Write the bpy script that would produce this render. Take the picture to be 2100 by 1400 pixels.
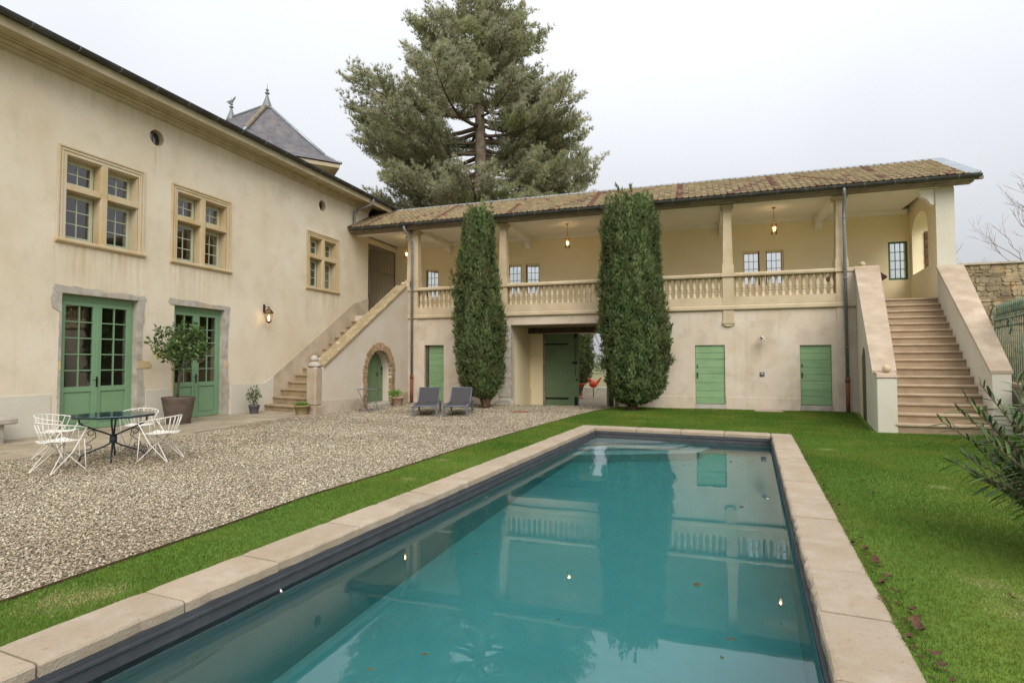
import bpy, bmesh, math, random
import numpy as np
from mathutils import Vector, Matrix
from mathutils.geometry import delaunay_2d_cdt

random.seed(7); rng = np.random.default_rng(7)
R = math.radians
scene = bpy.context.scene
COL = scene.collection
for _o in list(bpy.data.objects): bpy.data.objects.remove(_o)

# ------------------------------------------------------------------ camera
cam_d = bpy.data.cameras.new('camera'); cam = bpy.data.objects.new('camera', cam_d); COL.objects.link(cam)
cam_d.sensor_width = 36; cam_d.lens = 1154.6 / 2100 * 36; cam_d.clip_start = .05; cam_d.clip_end = 2000
yaw, pitch, roll = R(18.1845), R(2.0445), R(-.102)
F = Vector((-math.sin(yaw)*math.cos(pitch), math.cos(yaw)*math.cos(pitch), math.sin(pitch)))
Rt = Vector((math.cos(yaw), math.sin(yaw), 0)); Up = Rt.cross(F)
r_ = Rt*math.cos(roll) + Up*math.sin(roll); u_ = Up*math.cos(roll) - Rt*math.sin(roll)
cam.matrix_world = Matrix(((r_.x, u_.x, -F.x, 0), (r_.y, u_.y, -F.y, 0), (r_.z, u_.z, -F.z, 1.6), (0, 0, 0, 1)))
scene.camera = cam

# ------------------------------------------------------------------ sky, sun, exposure
SUN_EL, SUN_AZ = 42, 150            # azimuth clockwise from +Y: behind the camera, to its right
w = bpy.data.worlds.new('World'); scene.world = w; w.use_nodes = True
nt = w.node_tree; nt.nodes.clear()
out = nt.nodes.new('ShaderNodeOutputWorld'); bg = nt.nodes.new('ShaderNodeBackground')
sky = nt.nodes.new('ShaderNodeTexSky'); sky.sky_type = 'NISHITA'; sky.sun_disc = False
sky.sun_elevation = R(SUN_EL); sky.sun_rotation = R(SUN_AZ); sky.air_density = 1.5; sky.dust_density = 6
tc = nt.nodes.new('ShaderNodeTexCoord'); sp = nt.nodes.new('ShaderNodeSeparateXYZ')
nt.links.new(tc.outputs['Generated'], sp.inputs[0])
mr = nt.nodes.new('ShaderNodeMapRange'); mr.inputs['From Min'].default_value = 0; mr.inputs['From Max'].default_value = 1
mr.inputs['To Min'].default_value = .43; mr.inputs['To Max'].default_value = 1.36
nt.links.new(sp.outputs['Z'], mr.inputs['Value'])
cl = nt.nodes.new('ShaderNodeVectorMath'); cl.operation = 'SCALE'; cl.inputs[0].default_value = (8.2, 8.35, 8.75)
cn = nt.nodes.new('ShaderNodeTexNoise'); cn.inputs['Scale'].default_value = 1.6; cn.inputs['Detail'].default_value = 3; nt.links.new(tc.outputs['Generated'], cn.inputs['Vector'])
cm = nt.nodes.new('ShaderNodeMapRange'); cm.inputs['From Min'].default_value = .3; cm.inputs['From Max'].default_value = .7; cm.inputs['To Min'].default_value = .93; cm.inputs['To Max'].default_value = 1.06; nt.links.new(cn.outputs['Fac'], cm.inputs['Value'])
cu = nt.nodes.new('ShaderNodeMath'); cu.operation = 'MULTIPLY'; nt.links.new(mr.outputs[0], cu.inputs[0]); nt.links.new(cm.outputs[0], cu.inputs[1])
nt.links.new(cu.outputs[0], cl.inputs['Scale'])
mx = nt.nodes.new('ShaderNodeMixRGB'); mx.inputs['Fac'].default_value = .88      # thick overcast veil over the blue
nt.links.new(sky.outputs[0], mx.inputs['Color1']); nt.links.new(cl.outputs[0], mx.inputs['Color2'])
nt.links.new(mx.outputs[0], bg.inputs['Color']); bg.inputs['Strength'].default_value = .089
nt.links.new(bg.outputs[0], out.inputs['Surface'])
sd = bpy.data.lights.new('sun', 'SUN'); sun = bpy.data.objects.new('sun', sd); COL.objects.link(sun)
sd.energy = 1.5; sd.angle = R(45); sd.color = (1, .965, .90)
az = R(SUN_AZ); dvec = Vector((math.sin(az)*math.cos(R(SUN_EL)), math.cos(az)*math.cos(R(SUN_EL)), math.sin(R(SUN_EL))))
sun.rotation_euler = dvec.to_track_quat('Z', 'Y').to_euler(); sun.location = (8, -12, 30)
vs = scene.view_settings; vs.view_transform = 'Standard'; vs.look = 'None'; vs.gamma = 1; vs.use_curve_mapping = False
vs.exposure = .75
scene.render.engine = 'CYCLES'
scene.cycles.max_bounces = 8; scene.cycles.transparent_max_bounces = 16; scene.cycles.caustics_reflective = False

# ------------------------------------------------------------------ helpers
def lin(v): v /= 255; return v/12.92 if v <= .04045 else ((v+.055)/1.055)**2.4
def C3(r, g, b, k=.8): return (lin(r)*k, lin(g)*k, lin(b)*k)     # colour seen in daylight -> base colour

def N(nt, t, **kw):
    n = nt.nodes.new(t)
    for k, v in kw.items(): setattr(n, k, v)
    return n
def noise(nt, vec, scale, detail=5, rough=.55):
    n = nt.nodes.new('ShaderNodeTexNoise'); n.inputs['Scale'].default_value = scale
    n.inputs['Detail'].default_value = detail; n.inputs['Roughness'].default_value = rough
    nt.links.new(vec, n.inputs['Vector']); return n.outputs['Fac']
def ramp(nt, fac, stops):
    n = nt.nodes.new('ShaderNodeValToRGB'); e = n.color_ramp.elements
    while len(e) > 1: e.remove(e[0])
    for i, (p, c) in enumerate(stops):
        el = e[0] if i == 0 else e.new(p)
        el.position = p; el.color = (*c, 1) if not isinstance(c, float) else (c, c, c, 1)
    nt.links.new(fac, n.inputs[0]); return n.outputs[0]
def mixc(nt, fac, a, b, mode='MIX'):
    n = nt.nodes.new('ShaderNodeMixRGB'); n.blend_type = mode
    for s, v in ((0, fac), (1, a), (2, b)):
        if isinstance(v, (int, float)): n.inputs[s].default_value = v
        elif isinstance(v, tuple): n.inputs[s].default_value = (*v, 1)
        else: nt.links.new(v, n.inputs[s])
    return n.outputs[0]
def newmat(name):
    m = bpy.data.materials.new(name); m.use_nodes = True
    return m, m.node_tree, m.node_tree.nodes['Principled BSDF']
def mk(name, col, rough=.85, col2=None, scale=2., contrast=(.35, .65), bump=0., bscale=60, metal=0., spec=.3,
       rand=0., stains=None, streak=False, attr=False, detail=6, trans=0., coat=0.):
    """col mixed with col2 by noise; stains = [(colour, scale, lo, hi, amount)]; rand = brightness spread per piece"""
    m, nt, b = newmat(name)
    geo = N(nt, 'ShaderNodeNewGeometry'); pos = geo.outputs['Position']
    c = col
    if col2 is not None: c = mixc(nt, ramp(nt, noise(nt, pos, scale, detail), [(contrast[0], 0.), (contrast[1], 1.)]), col, col2)
    for st in (stains or []):
        sc, lo, hi, am = st[1:5]
        v = pos
        if len(st) > 5:
            mp = N(nt, 'ShaderNodeMapping'); mp.inputs['Scale'].default_value = st[5]; nt.links.new(pos, mp.inputs['Vector']); v = mp.outputs[0]
        f = ramp(nt, noise(nt, v, sc, 7, .62), [(lo, 0.), (hi, am)])
        c = mixc(nt, f, c, st[0])
    if rand:
        oi = N(nt, 'ShaderNodeObjectInfo'); f = oi.outputs['Random']
        if attr:
            at = N(nt, 'ShaderNodeAttribute', attribute_name='rnd')
            ad = N(nt, 'ShaderNodeMath', operation='ADD'); nt.links.new(f, ad.inputs[0]); nt.links.new(at.outputs['Fac'], ad.inputs[1])
            fr = N(nt, 'ShaderNodeMath', operation='FRACT'); nt.links.new(ad.outputs[0], fr.inputs[0]); f = fr.outputs[0]
        mr = N(nt, 'ShaderNodeMapRange'); mr.inputs['To Min'].default_value = 1-rand; mr.inputs['To Max'].default_value = 1+rand
        nt.links.new(f, mr.inputs['Value'])
        c = mixc(nt, 1., c, mr.outputs[0], 'MULTIPLY')
    if isinstance(c, tuple): b.inputs['Base Color'].default_value = (*c, 1)
    else: nt.links.new(c, b.inputs['Base Color'])
    b.inputs['Roughness'].default_value = rough; b.inputs['Metallic'].default_value = metal
    b.inputs['Specular IOR Level'].default_value = spec; b.inputs['Coat Weight'].default_value = coat
    if bump:
        bp = N(nt, 'ShaderNodeBump'); bp.inputs['Strength'].default_value = min(1, bump); bp.inputs['Distance'].default_value = .01*max(1, bump)
        nt.links.new(noise(nt, pos, bscale, 6, .6), bp.inputs['Height']); nt.links.new(bp.outputs[0], b.inputs['Normal'])
    return m

M = {}
M['plaster'] = mk('cream lime plaster', C3(231, 221, 200, .9), .95, C3(222, 208, 182, .9), .7, (.3, .7), .5, 26,
    stains=[(C3(233, 221, 196), .35, .45, .7, .75), (C3(210, 195, 166), 1.7, .5, .8, .6), (C3(222, 196, 154), .5, .54, .8, .5, (1.6, 1.6, .5)), (C3(190, 178, 150), 5, .62, .85, .35), (C3(186, 176, 156), 1.2, .6, .85, .4, (2.5, 2.5, .22))])
def add_runs(m, spots, col, zlen=1.3, amount=.5):
    nt = m.node_tree; b = nt.nodes['Principled BSDF']; geo = N(nt, 'ShaderNodeNewGeometry'); sp = N(nt, 'ShaderNodeSeparateXYZ'); nt.links.new(geo.outputs['Position'], sp.inputs[0])
    mp = N(nt, 'ShaderNodeMapping'); mp.inputs['Scale'].default_value = (7, 7, .5); nt.links.new(geo.outputs['Position'], mp.inputs['Vector'])
    st = ramp(nt, noise(nt, mp.outputs[0], 1.4, 4), [(.44, 0.), (.66, 1.)])
    def rng_(o, a0, a1, t0, t1):
        r = N(nt, 'ShaderNodeMapRange'); r.inputs['From Min'].default_value = a0; r.inputs['From Max'].default_value = a1; r.inputs['To Min'].default_value = t0; r.inputs['To Max'].default_value = t1; nt.links.new(o, r.inputs['Value']); return r.outputs[0]
    def mul(a, b_): q = N(nt, 'ShaderNodeMath', operation='MULTIPLY'); nt.links.new(a, q.inputs[0]); nt.links.new(b_, q.inputs[1]); return q.outputs[0]
    tot = None
    for (y0, y1, z0) in spots:
        f = mul(mul(rng_(sp.outputs['Y'], y0-.05, y0+.12, 0, 1), rng_(sp.outputs['Y'], y1-.12, y1+.05, 1, 0)), mul(rng_(sp.outputs['Z'], z0-zlen, z0-.05, 0, 1), rng_(sp.outputs['Z'], z0, z0+.05, 1, 0)))
        f = mul(f, st)
        if tot is None: tot = f
        else: q = N(nt, 'ShaderNodeMath', operation='MAXIMUM'); nt.links.new(tot, q.inputs[0]); nt.links.new(f, q.inputs[1]); tot = q.outputs[0]
    am = N(nt, 'ShaderNodeMath', operation='MULTIPLY'); am.inputs[1].default_value = amount; nt.links.new(tot, am.inputs[0])
    l = b.inputs['Base Color'].links[0]; src = l.from_socket; nt.links.remove(l); nt.links.new(mixc(nt, am.outputs[0], src, col), b.inputs['Base Color'])
add_runs(M['plaster'], [(8.5, 10.7, 4.26), (11.4, 13.5, 4.26), (16.9, 18.9, 4.24), (10.8, 11.1, 7.3), (17.7, 17.95, 7.32), (8.5, 10.8, 3.3)], C3(196, 172, 128))
add_runs(M['plaster'], [(-3, 21, 8.05)], C3(196, 182, 154), .7, .28)
M['plaster_low'] = mk('pale lower plaster', C3(228, 215, 197, .82), .95, C3(220, 203, 182, .82), 1.1, (.3, .7), .35, 30,
    stains=[(C3(212, 192, 158), .8, .48, .72, .75), (C3(190, 174, 152), 1.5, .5, .7, .7), (C3(236, 226, 208), .9, .5, .74, .6), (C3(178, 166, 146), 1.2, .56, .8, .6, (2.5, 2.5, .25)), (C3(224, 202, 176), 1.7, .6, .66, .6)])
M['plaster_in'] = mk('yellow ochre plaster', C3(246, 234, 200, .98), .95, C3(242, 226, 186, .98), .7, (.3, .7), .2, 30)
M['plaster_white'] = mk('white ceiling plaster', C3(244, 240, 230, .95), .95, C3(240, 234, 220, .95), 1.2, (.3, .7))
M['plinth'] = mk('cream painted plinth', C3(226, 222, 206), .95, C3(218, 212, 194), 1.5, (.3, .7), .5, 22,
    stains=[(C3(206, 196, 168), 2, .58, .85, .5)])
M['render_grey'] = mk('grey patched render', C3(214, 198, 174), .95, C3(190, 176, 154), 1.4, (.4, .62), .4, 30,
    stains=[(C3(168, 156, 136), 3, .55, .8, .6), (C3(232, 220, 200), .9, .52, .75, .6)])
M['stair_wall'] = mk('whitewashed stair wall', C3(230, 219, 202), .95, C3(220, 206, 184), .9, (.35, .7), .35, 28,
    stains=[(C3(196, 182, 160), 1.1, .6, .85, .5, (2, 2, .3)), (C3(204, 192, 174), 3.5, .6, .85, .4)])
M['ochre'] = mk('ochre sandstone', C3(210, 184, 138), .9, C3(222, 202, 164), 1.6, (.35, .65), .35, 50,
    stains=[(C3(222, 206, 178), 1.3, .5, .72, .7), (C3(186, 140, 78), 3, .6, .8, .6), (C3(150, 128, 96), 7, .66, .85, .5)])
M['ochre_pale'] = mk('pale weathered surround', C3(222, 202, 166), .9, C3(226, 212, 188), 1.3, (.35, .65), .35, 50,
    stains=[(C3(206, 168, 104), 2.2, .6, .8, .6), (C3(168, 150, 126), 8, .62, .85, .5)])
M['stone_grey'] = mk('grey limestone', C3(204, 198, 186), .92, C3(176, 168, 154), 5, (.35, .65), .9, 24,
    stains=[(C3(205, 176, 128), 1.4, .58, .75, .7), (C3(140, 128, 114), 9, .6, .8, .6)])
M['stone_balu'] = mk('beige balustrade stone', C3(220, 202, 170), .9, C3(204, 184, 150), 2, (.35, .7), .3, 60,
    stains=[(C3(176, 158, 130), 5, .6, .82, .5), (C3(232, 216, 188), .9, .55, .75, .5)], rand=.05)
M['stone_pink'] = mk('rough pinkish beige stone', C3(206, 188, 166, .74), .92, C3(190, 170, 146, .74), 2.2, (.35, .65), .9, 30,
    stains=[(C3(224, 206, 182), 1.2, .52, .7, .6), (C3(158, 138, 114), 6, .6, .82, .6), (C3(172, 152, 128), 1.6, .5, .7, .6)])
M['step_stone'] = mk('brown grey step stone', C3(186, 164, 136), .9, C3(172, 148, 122), 3, (.35, .65), .5, 40, rand=.06,
    stains=[(C3(132, 112, 92), 2, .58, .8, .55), (C3(206, 188, 162), 5, .6, .8, .5)])
M['tread'] = mk('worn tread stone', C3(204, 184, 156), .88, C3(184, 162, 134), 4, (.35, .65), .5, 40, rand=.06,
    stains=[(C3(140, 122, 100), 3, .6, .8, .5)])
M['step_old'] = mk('old grey stair stone', C3(182, 164, 134), .92, C3(160, 140, 110), 3, (.35, .65), .8, 30, rand=.07,
    stains=[(C3(118, 102, 80), 3, .56, .8, .6), (C3(204, 192, 168), 6, .6, .8, .6)])
M['coping_old'] = mk('lichened ochre coping stone', C3(178, 160, 126), .95, C3(150, 132, 98), 3, (.35, .65), 1., 26,
    stains=[(C3(226, 212, 186), 6, .58, .66, .9), (C3(112, 96, 70), 4, .6, .75, .7)])
M['coping'] = mk('cream limestone coping', C3(228, 208, 182, .50), .85, C3(218, 196, 166, .50), 1.6, (.35, .65), .9, 70, rand=.07,
    stains=[(C3(196, 172, 140, .45), 22, .58, .72, .6), (C3(238, 224, 204, .52), 4, .5, .72, .7), (C3(150, 140, 116, .45), 2.6, .64, .8, .5)])
M['flag'] = mk('grey terrace flagstone', C3(178, 166, 144), .93, C3(160, 146, 122), 1.6, (.35, .65), .9, 20, rand=.08,
    stains=[(C3(122, 112, 88), 2.4, .54, .76, .7), (C3(204, 196, 178), 4, .6, .8, .6)])
M['arch'] = mk('brown arch rubble', C3(188, 162, 130), .95, C3(160, 130, 100), 7, (.35, .65), 1., 40, rand=.18,
    stains=[(C3(222, 200, 168), 9, .58, .72, .7), (C3(112, 84, 62), 12, .6, .75, .7)])
M['rubble'] = mk('rubble stone', C3(176, 160, 130), .95, C3(148, 134, 110), 4, (.35, .65), 1., 30, rand=.3,
    stains=[(C3(196, 156, 92), 1.5, .56, .72, .7), (C3(118, 110, 98), 2.2, .5, .66, .8)])
M['mortar'] = mk('rough lime mortar', C3(172, 154, 124), .97, C3(142, 124, 96), 5, (.35, .65), 1.5, 25)
M['green'] = mk('soft green door paint', C3(136, 172, 134), .45, C3(128, 164, 126), 1.2, (.3, .7), .04, 30, spec=.4)
M['green_board'] = mk('green board paint', C3(146, 178, 134, .88), .6, C3(132, 166, 120, .88), 1.5, (.3, .7), .3, 30, rand=.05,
    stains=[(C3(100, 138, 96), 2, .5, .75, .7, (.4, 1, 6)), (C3(170, 190, 160), 1.3, .58, .8, .5), (C3(96, 104, 80), 5, .64, .8, .5)])
M['green_gate'] = mk('dark sage gate paint', C3(122, 146, 108), .65, C3(110, 134, 96), 1.5, (.3, .7), .3, 30, rand=.04)
M['sash'] = mk('pale sage sash paint', C3(196, 200, 176, .95), .5, C3(188, 192, 166, .95), 3, (.3, .7))
M['sash_cream'] = mk('cream sash paint', C3(206, 192, 154), .5)
M['green_dark'] = mk('deep green window paint', C3(84, 122, 90), .5)
M['zinc'] = mk('weathered zinc', C3(142, 146, 146), .5, C3(122, 126, 128), 4, (.35, .65), metal=.2, spec=.5)
M['gutter'] = mk('dark zinc gutter', C3(76, 78, 78), .55, C3(98, 100, 98), 2, (.4, .7), metal=.4)
M['zinc_pale'] = mk('pale zinc flashing', C3(176, 184, 190), .45, C3(156, 164, 170), 3, (.35, .65), metal=.5)
M['steel_edge'] = mk('brown steel edging', C3(92, 66, 50), .9, C3(70, 52, 40), 12)
M['rust'] = mk('rusty cast iron', C3(150, 96, 74), .85, C3(124, 74, 56), 12, (.35, .65), .4, 60)
M['iron'] = mk('black iron', C3(46, 44, 44), .5, metal=.5)
M['fascia'] = mk('cream painted boards', C3(212, 200, 172), .85, C3(196, 182, 150), 3, (.35, .65), .1, 40, stains=[(C3(140, 122, 94), 8, .64, .78, .7, (1, .15, 1))])
M['timber'] = mk('grey weathered timber', C3(168, 156, 138), .9, C3(138, 126, 110), 3, (.35, .65), .5, 20, stains=[(C3(98, 84, 70), 6, .55, .75, .7, (.15, 1, 2))])
M['timber_dark'] = mk('dark brown boards', C3(104, 94, 82), .9, C3(80, 72, 62), 6, (.35, .65), .3, 20, rand=.1)
M['tile'] = mk('mossy clay tile', C3(164, 146, 112, .68), .95, C3(140, 124, 92, .68), 7, (.35, .65), .6, 60, rand=.16, attr=True,
    stains=[(C3(156, 140, 84, .6), 1.1, .55, .75, .5), (C3(110, 96, 76, .6), 14, .56, .75, .6)])
M['tile_red'] = mk('dark red clay tile', C3(136, 96, 80, .62), .9, C3(112, 80, 66, .62), 9, (.35, .65), .5, 60, rand=.15, attr=True, stains=[(C3(160, 140, 104), 10, .54, .7, .7)])
M['tile_dark'] = mk('brown barrel tile', C3(96, 84, 76), .9, C3(76, 64, 58), 6, (.35, .65), .3, 60, rand=.2)
M['terracotta'] = mk('mossy terracotta', C3(170, 146, 112), .9, C3(150, 140, 96), 8, (.35, .65), .4, 50, stains=[(C3(176, 120, 84), 5, .55, .7, .7)])
M['terracotta2'] = mk('pale terracotta', C3(196, 160, 134), .9, C3(178, 150, 128), 8, (.35, .65), .3, 50)
M['pot'] = mk('brown glazed planter', C3(112, 98, 88), .55, C3(94, 80, 72), 5, (.35, .65), .2, 40, stains=[(C3(146, 134, 122), 3, .58, .8, .5, (2, 2, .3))])
M['pot_slate'] = mk('slate grey pot', C3(110, 108, 112), .6)
M['soil'] = mk('dark soil', C3(82, 66, 52), 1, C3(58, 46, 36), 30, (.35, .65), .8, 60)
M['white'] = mk('white enamel', C3(240, 236, 226, .85), .35, spec=.5)
M['teal'] = mk('dark teal enamel', C3(38, 70, 78), .18, spec=.6, coat=.6)
M['teal_iron'] = mk('blue black painted iron', C3(40, 52, 60), .4, spec=.5)
M['grey_iron'] = mk('grey folding metal', C3(120, 122, 124), .5, metal=.3)
M['lounger'] = mk('blue grey plastic', C3(112, 120, 132), .5)
M['mesh'] = mk('charcoal textile', C3(76, 74, 76), .8, C3(68, 66, 68), 30, (.4, .6), .2, 400)
M['red'] = mk('orange red enamel', C3(232, 92, 60), .4)
M['brown_wood'] = mk('varnished brown wood', C3(120, 80, 60), .4, C3(96, 62, 46), 5, (.35, .65))
M['bark'] = mk('grey brown bark', C3(128, 112, 94), .95, C3(98, 84, 70), 8, (.35, .65), 1., 20)
M['bark_red'] = mk('reddish brown bark', C3(122, 98, 80), .95, C3(96, 76, 62), 8, (.35, .65), 1., 20)
M['twig'] = mk('pale bare twig', C3(150, 138, 132), .95)
M['brass'] = mk('aged brass', C3(150, 118, 66), .4, metal=.8)
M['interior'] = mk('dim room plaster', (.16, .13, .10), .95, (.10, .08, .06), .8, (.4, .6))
M['floor_and_shade'] = mk('dark wood floor and painted shade', (.06, .04, .03), .5)  # same dark brown paints the shade in the oculi and the parapet arch
M['liner'] = mk('slate pool liner', (.43, .49, .49), .6, (.40, .46, .46), 3, (.35, .65))
M['liner_band'] = mk('dark slate band', C3(86, 88, 92), .6, C3(74, 76, 80), 5, (.35, .65))
M['liner_step'] = mk('pool step liner', (.58, .64, .64), .6)
M['brown_stone'] = mk('brown quoin', C3(126, 98, 74), .9, C3(100, 76, 58), 6, (.35, .65), .5, 40)
M['leaf_dry'] = mk('dry brown leaf', C3(116, 84, 62, .7), .9, C3(84, 58, 44, .7), 18, (.35, .65), rand=.3)
M['leaf_pool'] = mk('olive floating leaf', C3(104, 104, 56, .7), .7, C3(70, 64, 42, .7), 14, (.35, .65), rand=.2)
M['lemon'] = mk('lemon skin', C3(176, 178, 60), .5)

def foliage(name, a, b, c=None, rough=.6, trans=.25, blotch=.9):
    m, nt, bs = newmat(name)
    at = N(nt, 'ShaderNodeAttribute', attribute_name='rnd')
    geo = N(nt, 'ShaderNodeNewGeometry')
    col = mixc(nt, at.outputs['Fac'], a, b)
    if c: col = mixc(nt, ramp(nt, noise(nt, geo.outputs['Position'], blotch, 3), [(.45, 0.), (.7, .8)]), col, c)
    nt.links.new(col, bs.inputs['Base Color']); bs.inputs['Roughness'].default_value = rough
    bs.inputs['Specular IOR Level'].default_value = .25
    tr = N(nt, 'ShaderNodeBsdfTranslucent'); nt.links.new(col, tr.inputs['Color'])
    ms = N(nt, 'ShaderNodeMixShader'); ms.inputs[0].default_value = trans
    nt.links.new(bs.outputs[0], ms.inputs[1]); nt.links.new(tr.outputs[0], ms.inputs[2])
    nt.links.new(ms.outputs[0], nt.nodes['Material Output'].inputs['Surface'])
    return m
M['pine'] = foliage('pine needles', (.32, .335, .20), (.58, .565, .41), (.42, .45, .20), trans=.5, blotch=.45)
M['cypress'] = foliage('cypress sprays', (.05, .095, .028), (.27, .34, .14), (.15, .14, .06), trans=.3, blotch=1.6)
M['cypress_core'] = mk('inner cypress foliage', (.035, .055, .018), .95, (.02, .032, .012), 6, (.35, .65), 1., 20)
M['lemon_leaf'] = foliage('citrus leaves', (.04, .08, .02), (.11, .17, .05), rough=.4, trans=.15)
M['shrub_leaf'] = foliage('small shrub leaves', (.05, .10, .025), (.11, .19, .05))
M['herb'] = foliage('bright herb leaves', (.10, .22, .03), (.2, .36, .06))
M['grass'] = foliage('lawn blades', (.058, .135, .014), (.155, .255, .032), (.21, .24, .038), trans=.35, blotch=.8)
M['dry_grass'] = foliage('dry lawn blades', (.26, .21, .08), (.42, .36, .18), trans=.3)
M['far'] = foliage('far twigs with painted haze', (.30, .28, .26), (.42, .40, .38), trans=.1)  # pale base colour paints in the distance haze; there is no haze volume
M['hedge'] = foliage('far hedge leaves', (.10, .13, .07), (.18, .22, .12), trans=.2)
M['oleander'] = foliage('oleander leaves', (.045, .08, .035), (.13, .19, .06), rough=.38, trans=.15)
# random-per-object variation for leaves that are objects of their own
def ole2():
    m = foliage('oleander leaf', (.045, .08, .035), (.14, .20, .06), rough=.38, trans=.15)
    nt = m.node_tree
    at = [n for n in nt.nodes if n.type == 'ATTRIBUTE'][0]; oi = N(nt, 'ShaderNodeObjectInfo')
    for l in list(at.outputs['Fac'].links): s = l.to_socket; nt.links.remove(l); nt.links.new(oi.outputs['Random'], s)
    return m
M['oleander_leaf'] = ole2()

def glassmat(name, ior=1.8, tint=(.93, .95, .95)):
    m, nt, b = newmat(name); nt.nodes.remove(b)
    g = N(nt, 'ShaderNodeBsdfGlossy'); g.inputs['Roughness'].default_value = .01
    t = N(nt, 'ShaderNodeBsdfTransparent'); t.inputs[0].default_value = (*tint, 1)
    f = N(nt, 'ShaderNodeFresnel'); f.inputs['IOR'].default_value = ior
    ge = N(nt, 'ShaderNodeNewGeometry'); inv = N(nt, 'ShaderNodeMath', operation='SUBTRACT'); inv.inputs[0].default_value = 1
    nt.links.new(ge.outputs['Backfacing'], inv.inputs[1])
    mu = N(nt, 'ShaderNodeMath', operation='MULTIPLY'); nt.links.new(f.outputs[0], mu.inputs[0]); nt.links.new(inv.outputs[0], mu.inputs[1])
    ms = N(nt, 'ShaderNodeMixShader'); nt.links.new(mu.outputs[0], ms.inputs[0])
    nt.links.new(t.outputs[0], ms.inputs[1]); nt.links.new(g.outputs[0], ms.inputs[2])
    nt.links.new(ms.outputs[0], nt.nodes['Material Output'].inputs['Surface'])
    return m, nt, g, f
M['glass'] = glassmat('window glass', 2.3)[0]
M['glass_thin'] = glassmat('clear lamp glass', 1.3, (1, .97, .9))[0]
def emis(name, col, s):
    m, nt, b = newmat(name); b.inputs['Emission Color'].default_value = (*col, 1); b.inputs['Emission Strength'].default_value = s
    b.inputs['Base Color'].default_value = (*col, 1); return m
M['bulb'] = emis('warm bulb', (1, .72, .36), 4.5)
M['bulb_dim'] = emis('warm dim lamp', (1, .62, .22), 2.5)

# water: clear surface over a teal absorbing body
def watermat():
    m, nt, b = newmat('pool water'); nt.nodes.remove(b)
    g = N(nt, 'ShaderNodeBsdfGlossy'); g.inputs['Roughness'].default_value = 0; t = N(nt, 'ShaderNodeBsdfRefraction'); t.inputs['IOR'].default_value = 1.333; t.inputs['Roughness'].default_value = 0
    f = N(nt, 'ShaderNodeFresnel'); f.inputs['IOR'].default_value = 1.68
    ms = N(nt, 'ShaderNodeMixShader'); nt.links.new(f.outputs[0], ms.inputs[0]); nt.links.new(t.outputs[0], ms.inputs[1]); nt.links.new(g.outputs[0], ms.inputs[2])
    nt.links.new(ms.outputs[0], nt.nodes['Material Output'].inputs['Surface'])
    ge = N(nt, 'ShaderNodeNewGeometry'); bp = N(nt, 'ShaderNodeBump'); bp.inputs['Strength'].default_value = .022; bp.inputs['Distance'].default_value = .02
    nt.links.new(noise(nt, ge.outputs['Position'], 2.2, 2), bp.inputs['Height']); nt.links.new(bp.outputs[0], g.inputs['Normal']); nt.links.new(bp.outputs[0], f.inputs['Normal']); nt.links.new(bp.outputs[0], t.inputs['Normal'])
    va = N(nt, 'ShaderNodeVolumeAbsorption'); va.inputs['Color'].default_value = (.20, .97, .97, 1); va.inputs['Density'].default_value = .5
    nt.links.new(va.outputs[0], nt.nodes['Material Output'].inputs['Volume'])
    return m
M['water'] = watermat()

def gravelmat(name, piece):
    m, nt, b = newmat(name)
    geo = N(nt, 'ShaderNodeNewGeometry')
    st = [(0, C3(116, 104, 90)), (.14, C3(144, 131, 112)), (.3, C3(170, 155, 126)), (.5, C3(195, 180, 149)), (.64, C3(166, 158, 142)), (.8, C3(214, 203, 174)), (1, C3(238, 231, 210))]
    if piece: fac = N(nt, 'ShaderNodeAttribute', attribute_name='rnd').outputs['Fac']
    else:
        v = N(nt, 'ShaderNodeTexVoronoi'); v.inputs['Scale'].default_value = 42; nt.links.new(geo.outputs['Position'], v.inputs['Vector'])
        s = N(nt, 'ShaderNodeSeparateColor'); nt.links.new(v.outputs['Color'], s.inputs[0]); fac = s.outputs[0]
        bp = N(nt, 'ShaderNodeBump'); bp.invert = True; bp.inputs['Strength'].default_value = 1; bp.inputs['Distance'].default_value = .02
        nt.links.new(v.outputs['Distance'], bp.inputs['Height']); nt.links.new(bp.outputs[0], b.inputs['Normal'])
    c = ramp(nt, fac, st)
    if not piece: c = mixc(nt, .25, c, C3(120, 100, 82))
    c = mixc(nt, ramp(nt, noise(nt, geo.outputs['Position'], .5, 4), [(.42, 0.), (.7, .45)]), c, C3(176, 152, 122), 'MULTIPLY')
    nt.links.new(c, b.inputs['Base Color']); b.inputs['Roughness'].default_value = .8; b.inputs['Specular IOR Level'].default_value = .3
    return m
M['gravel'] = gravelmat('gravel bed', False); M['pebble'] = gravelmat('gravel pebbles', True)
M['lawn'] = mk('lawn ground', (.075, .14, .016), 1, (.12, .19, .022), .9, (.35, .65), 1., 60,
    stains=[(C3(150, 132, 70), 1.1, .7, .78, .6), (C3(70, 84, 36), 12, .5, .8, .6)])
M['ground'] = mk('winter meadow', C3(126, 130, 84), 1, C3(142, 132, 98), .08, (.4, .6), .5, 4)

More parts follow.
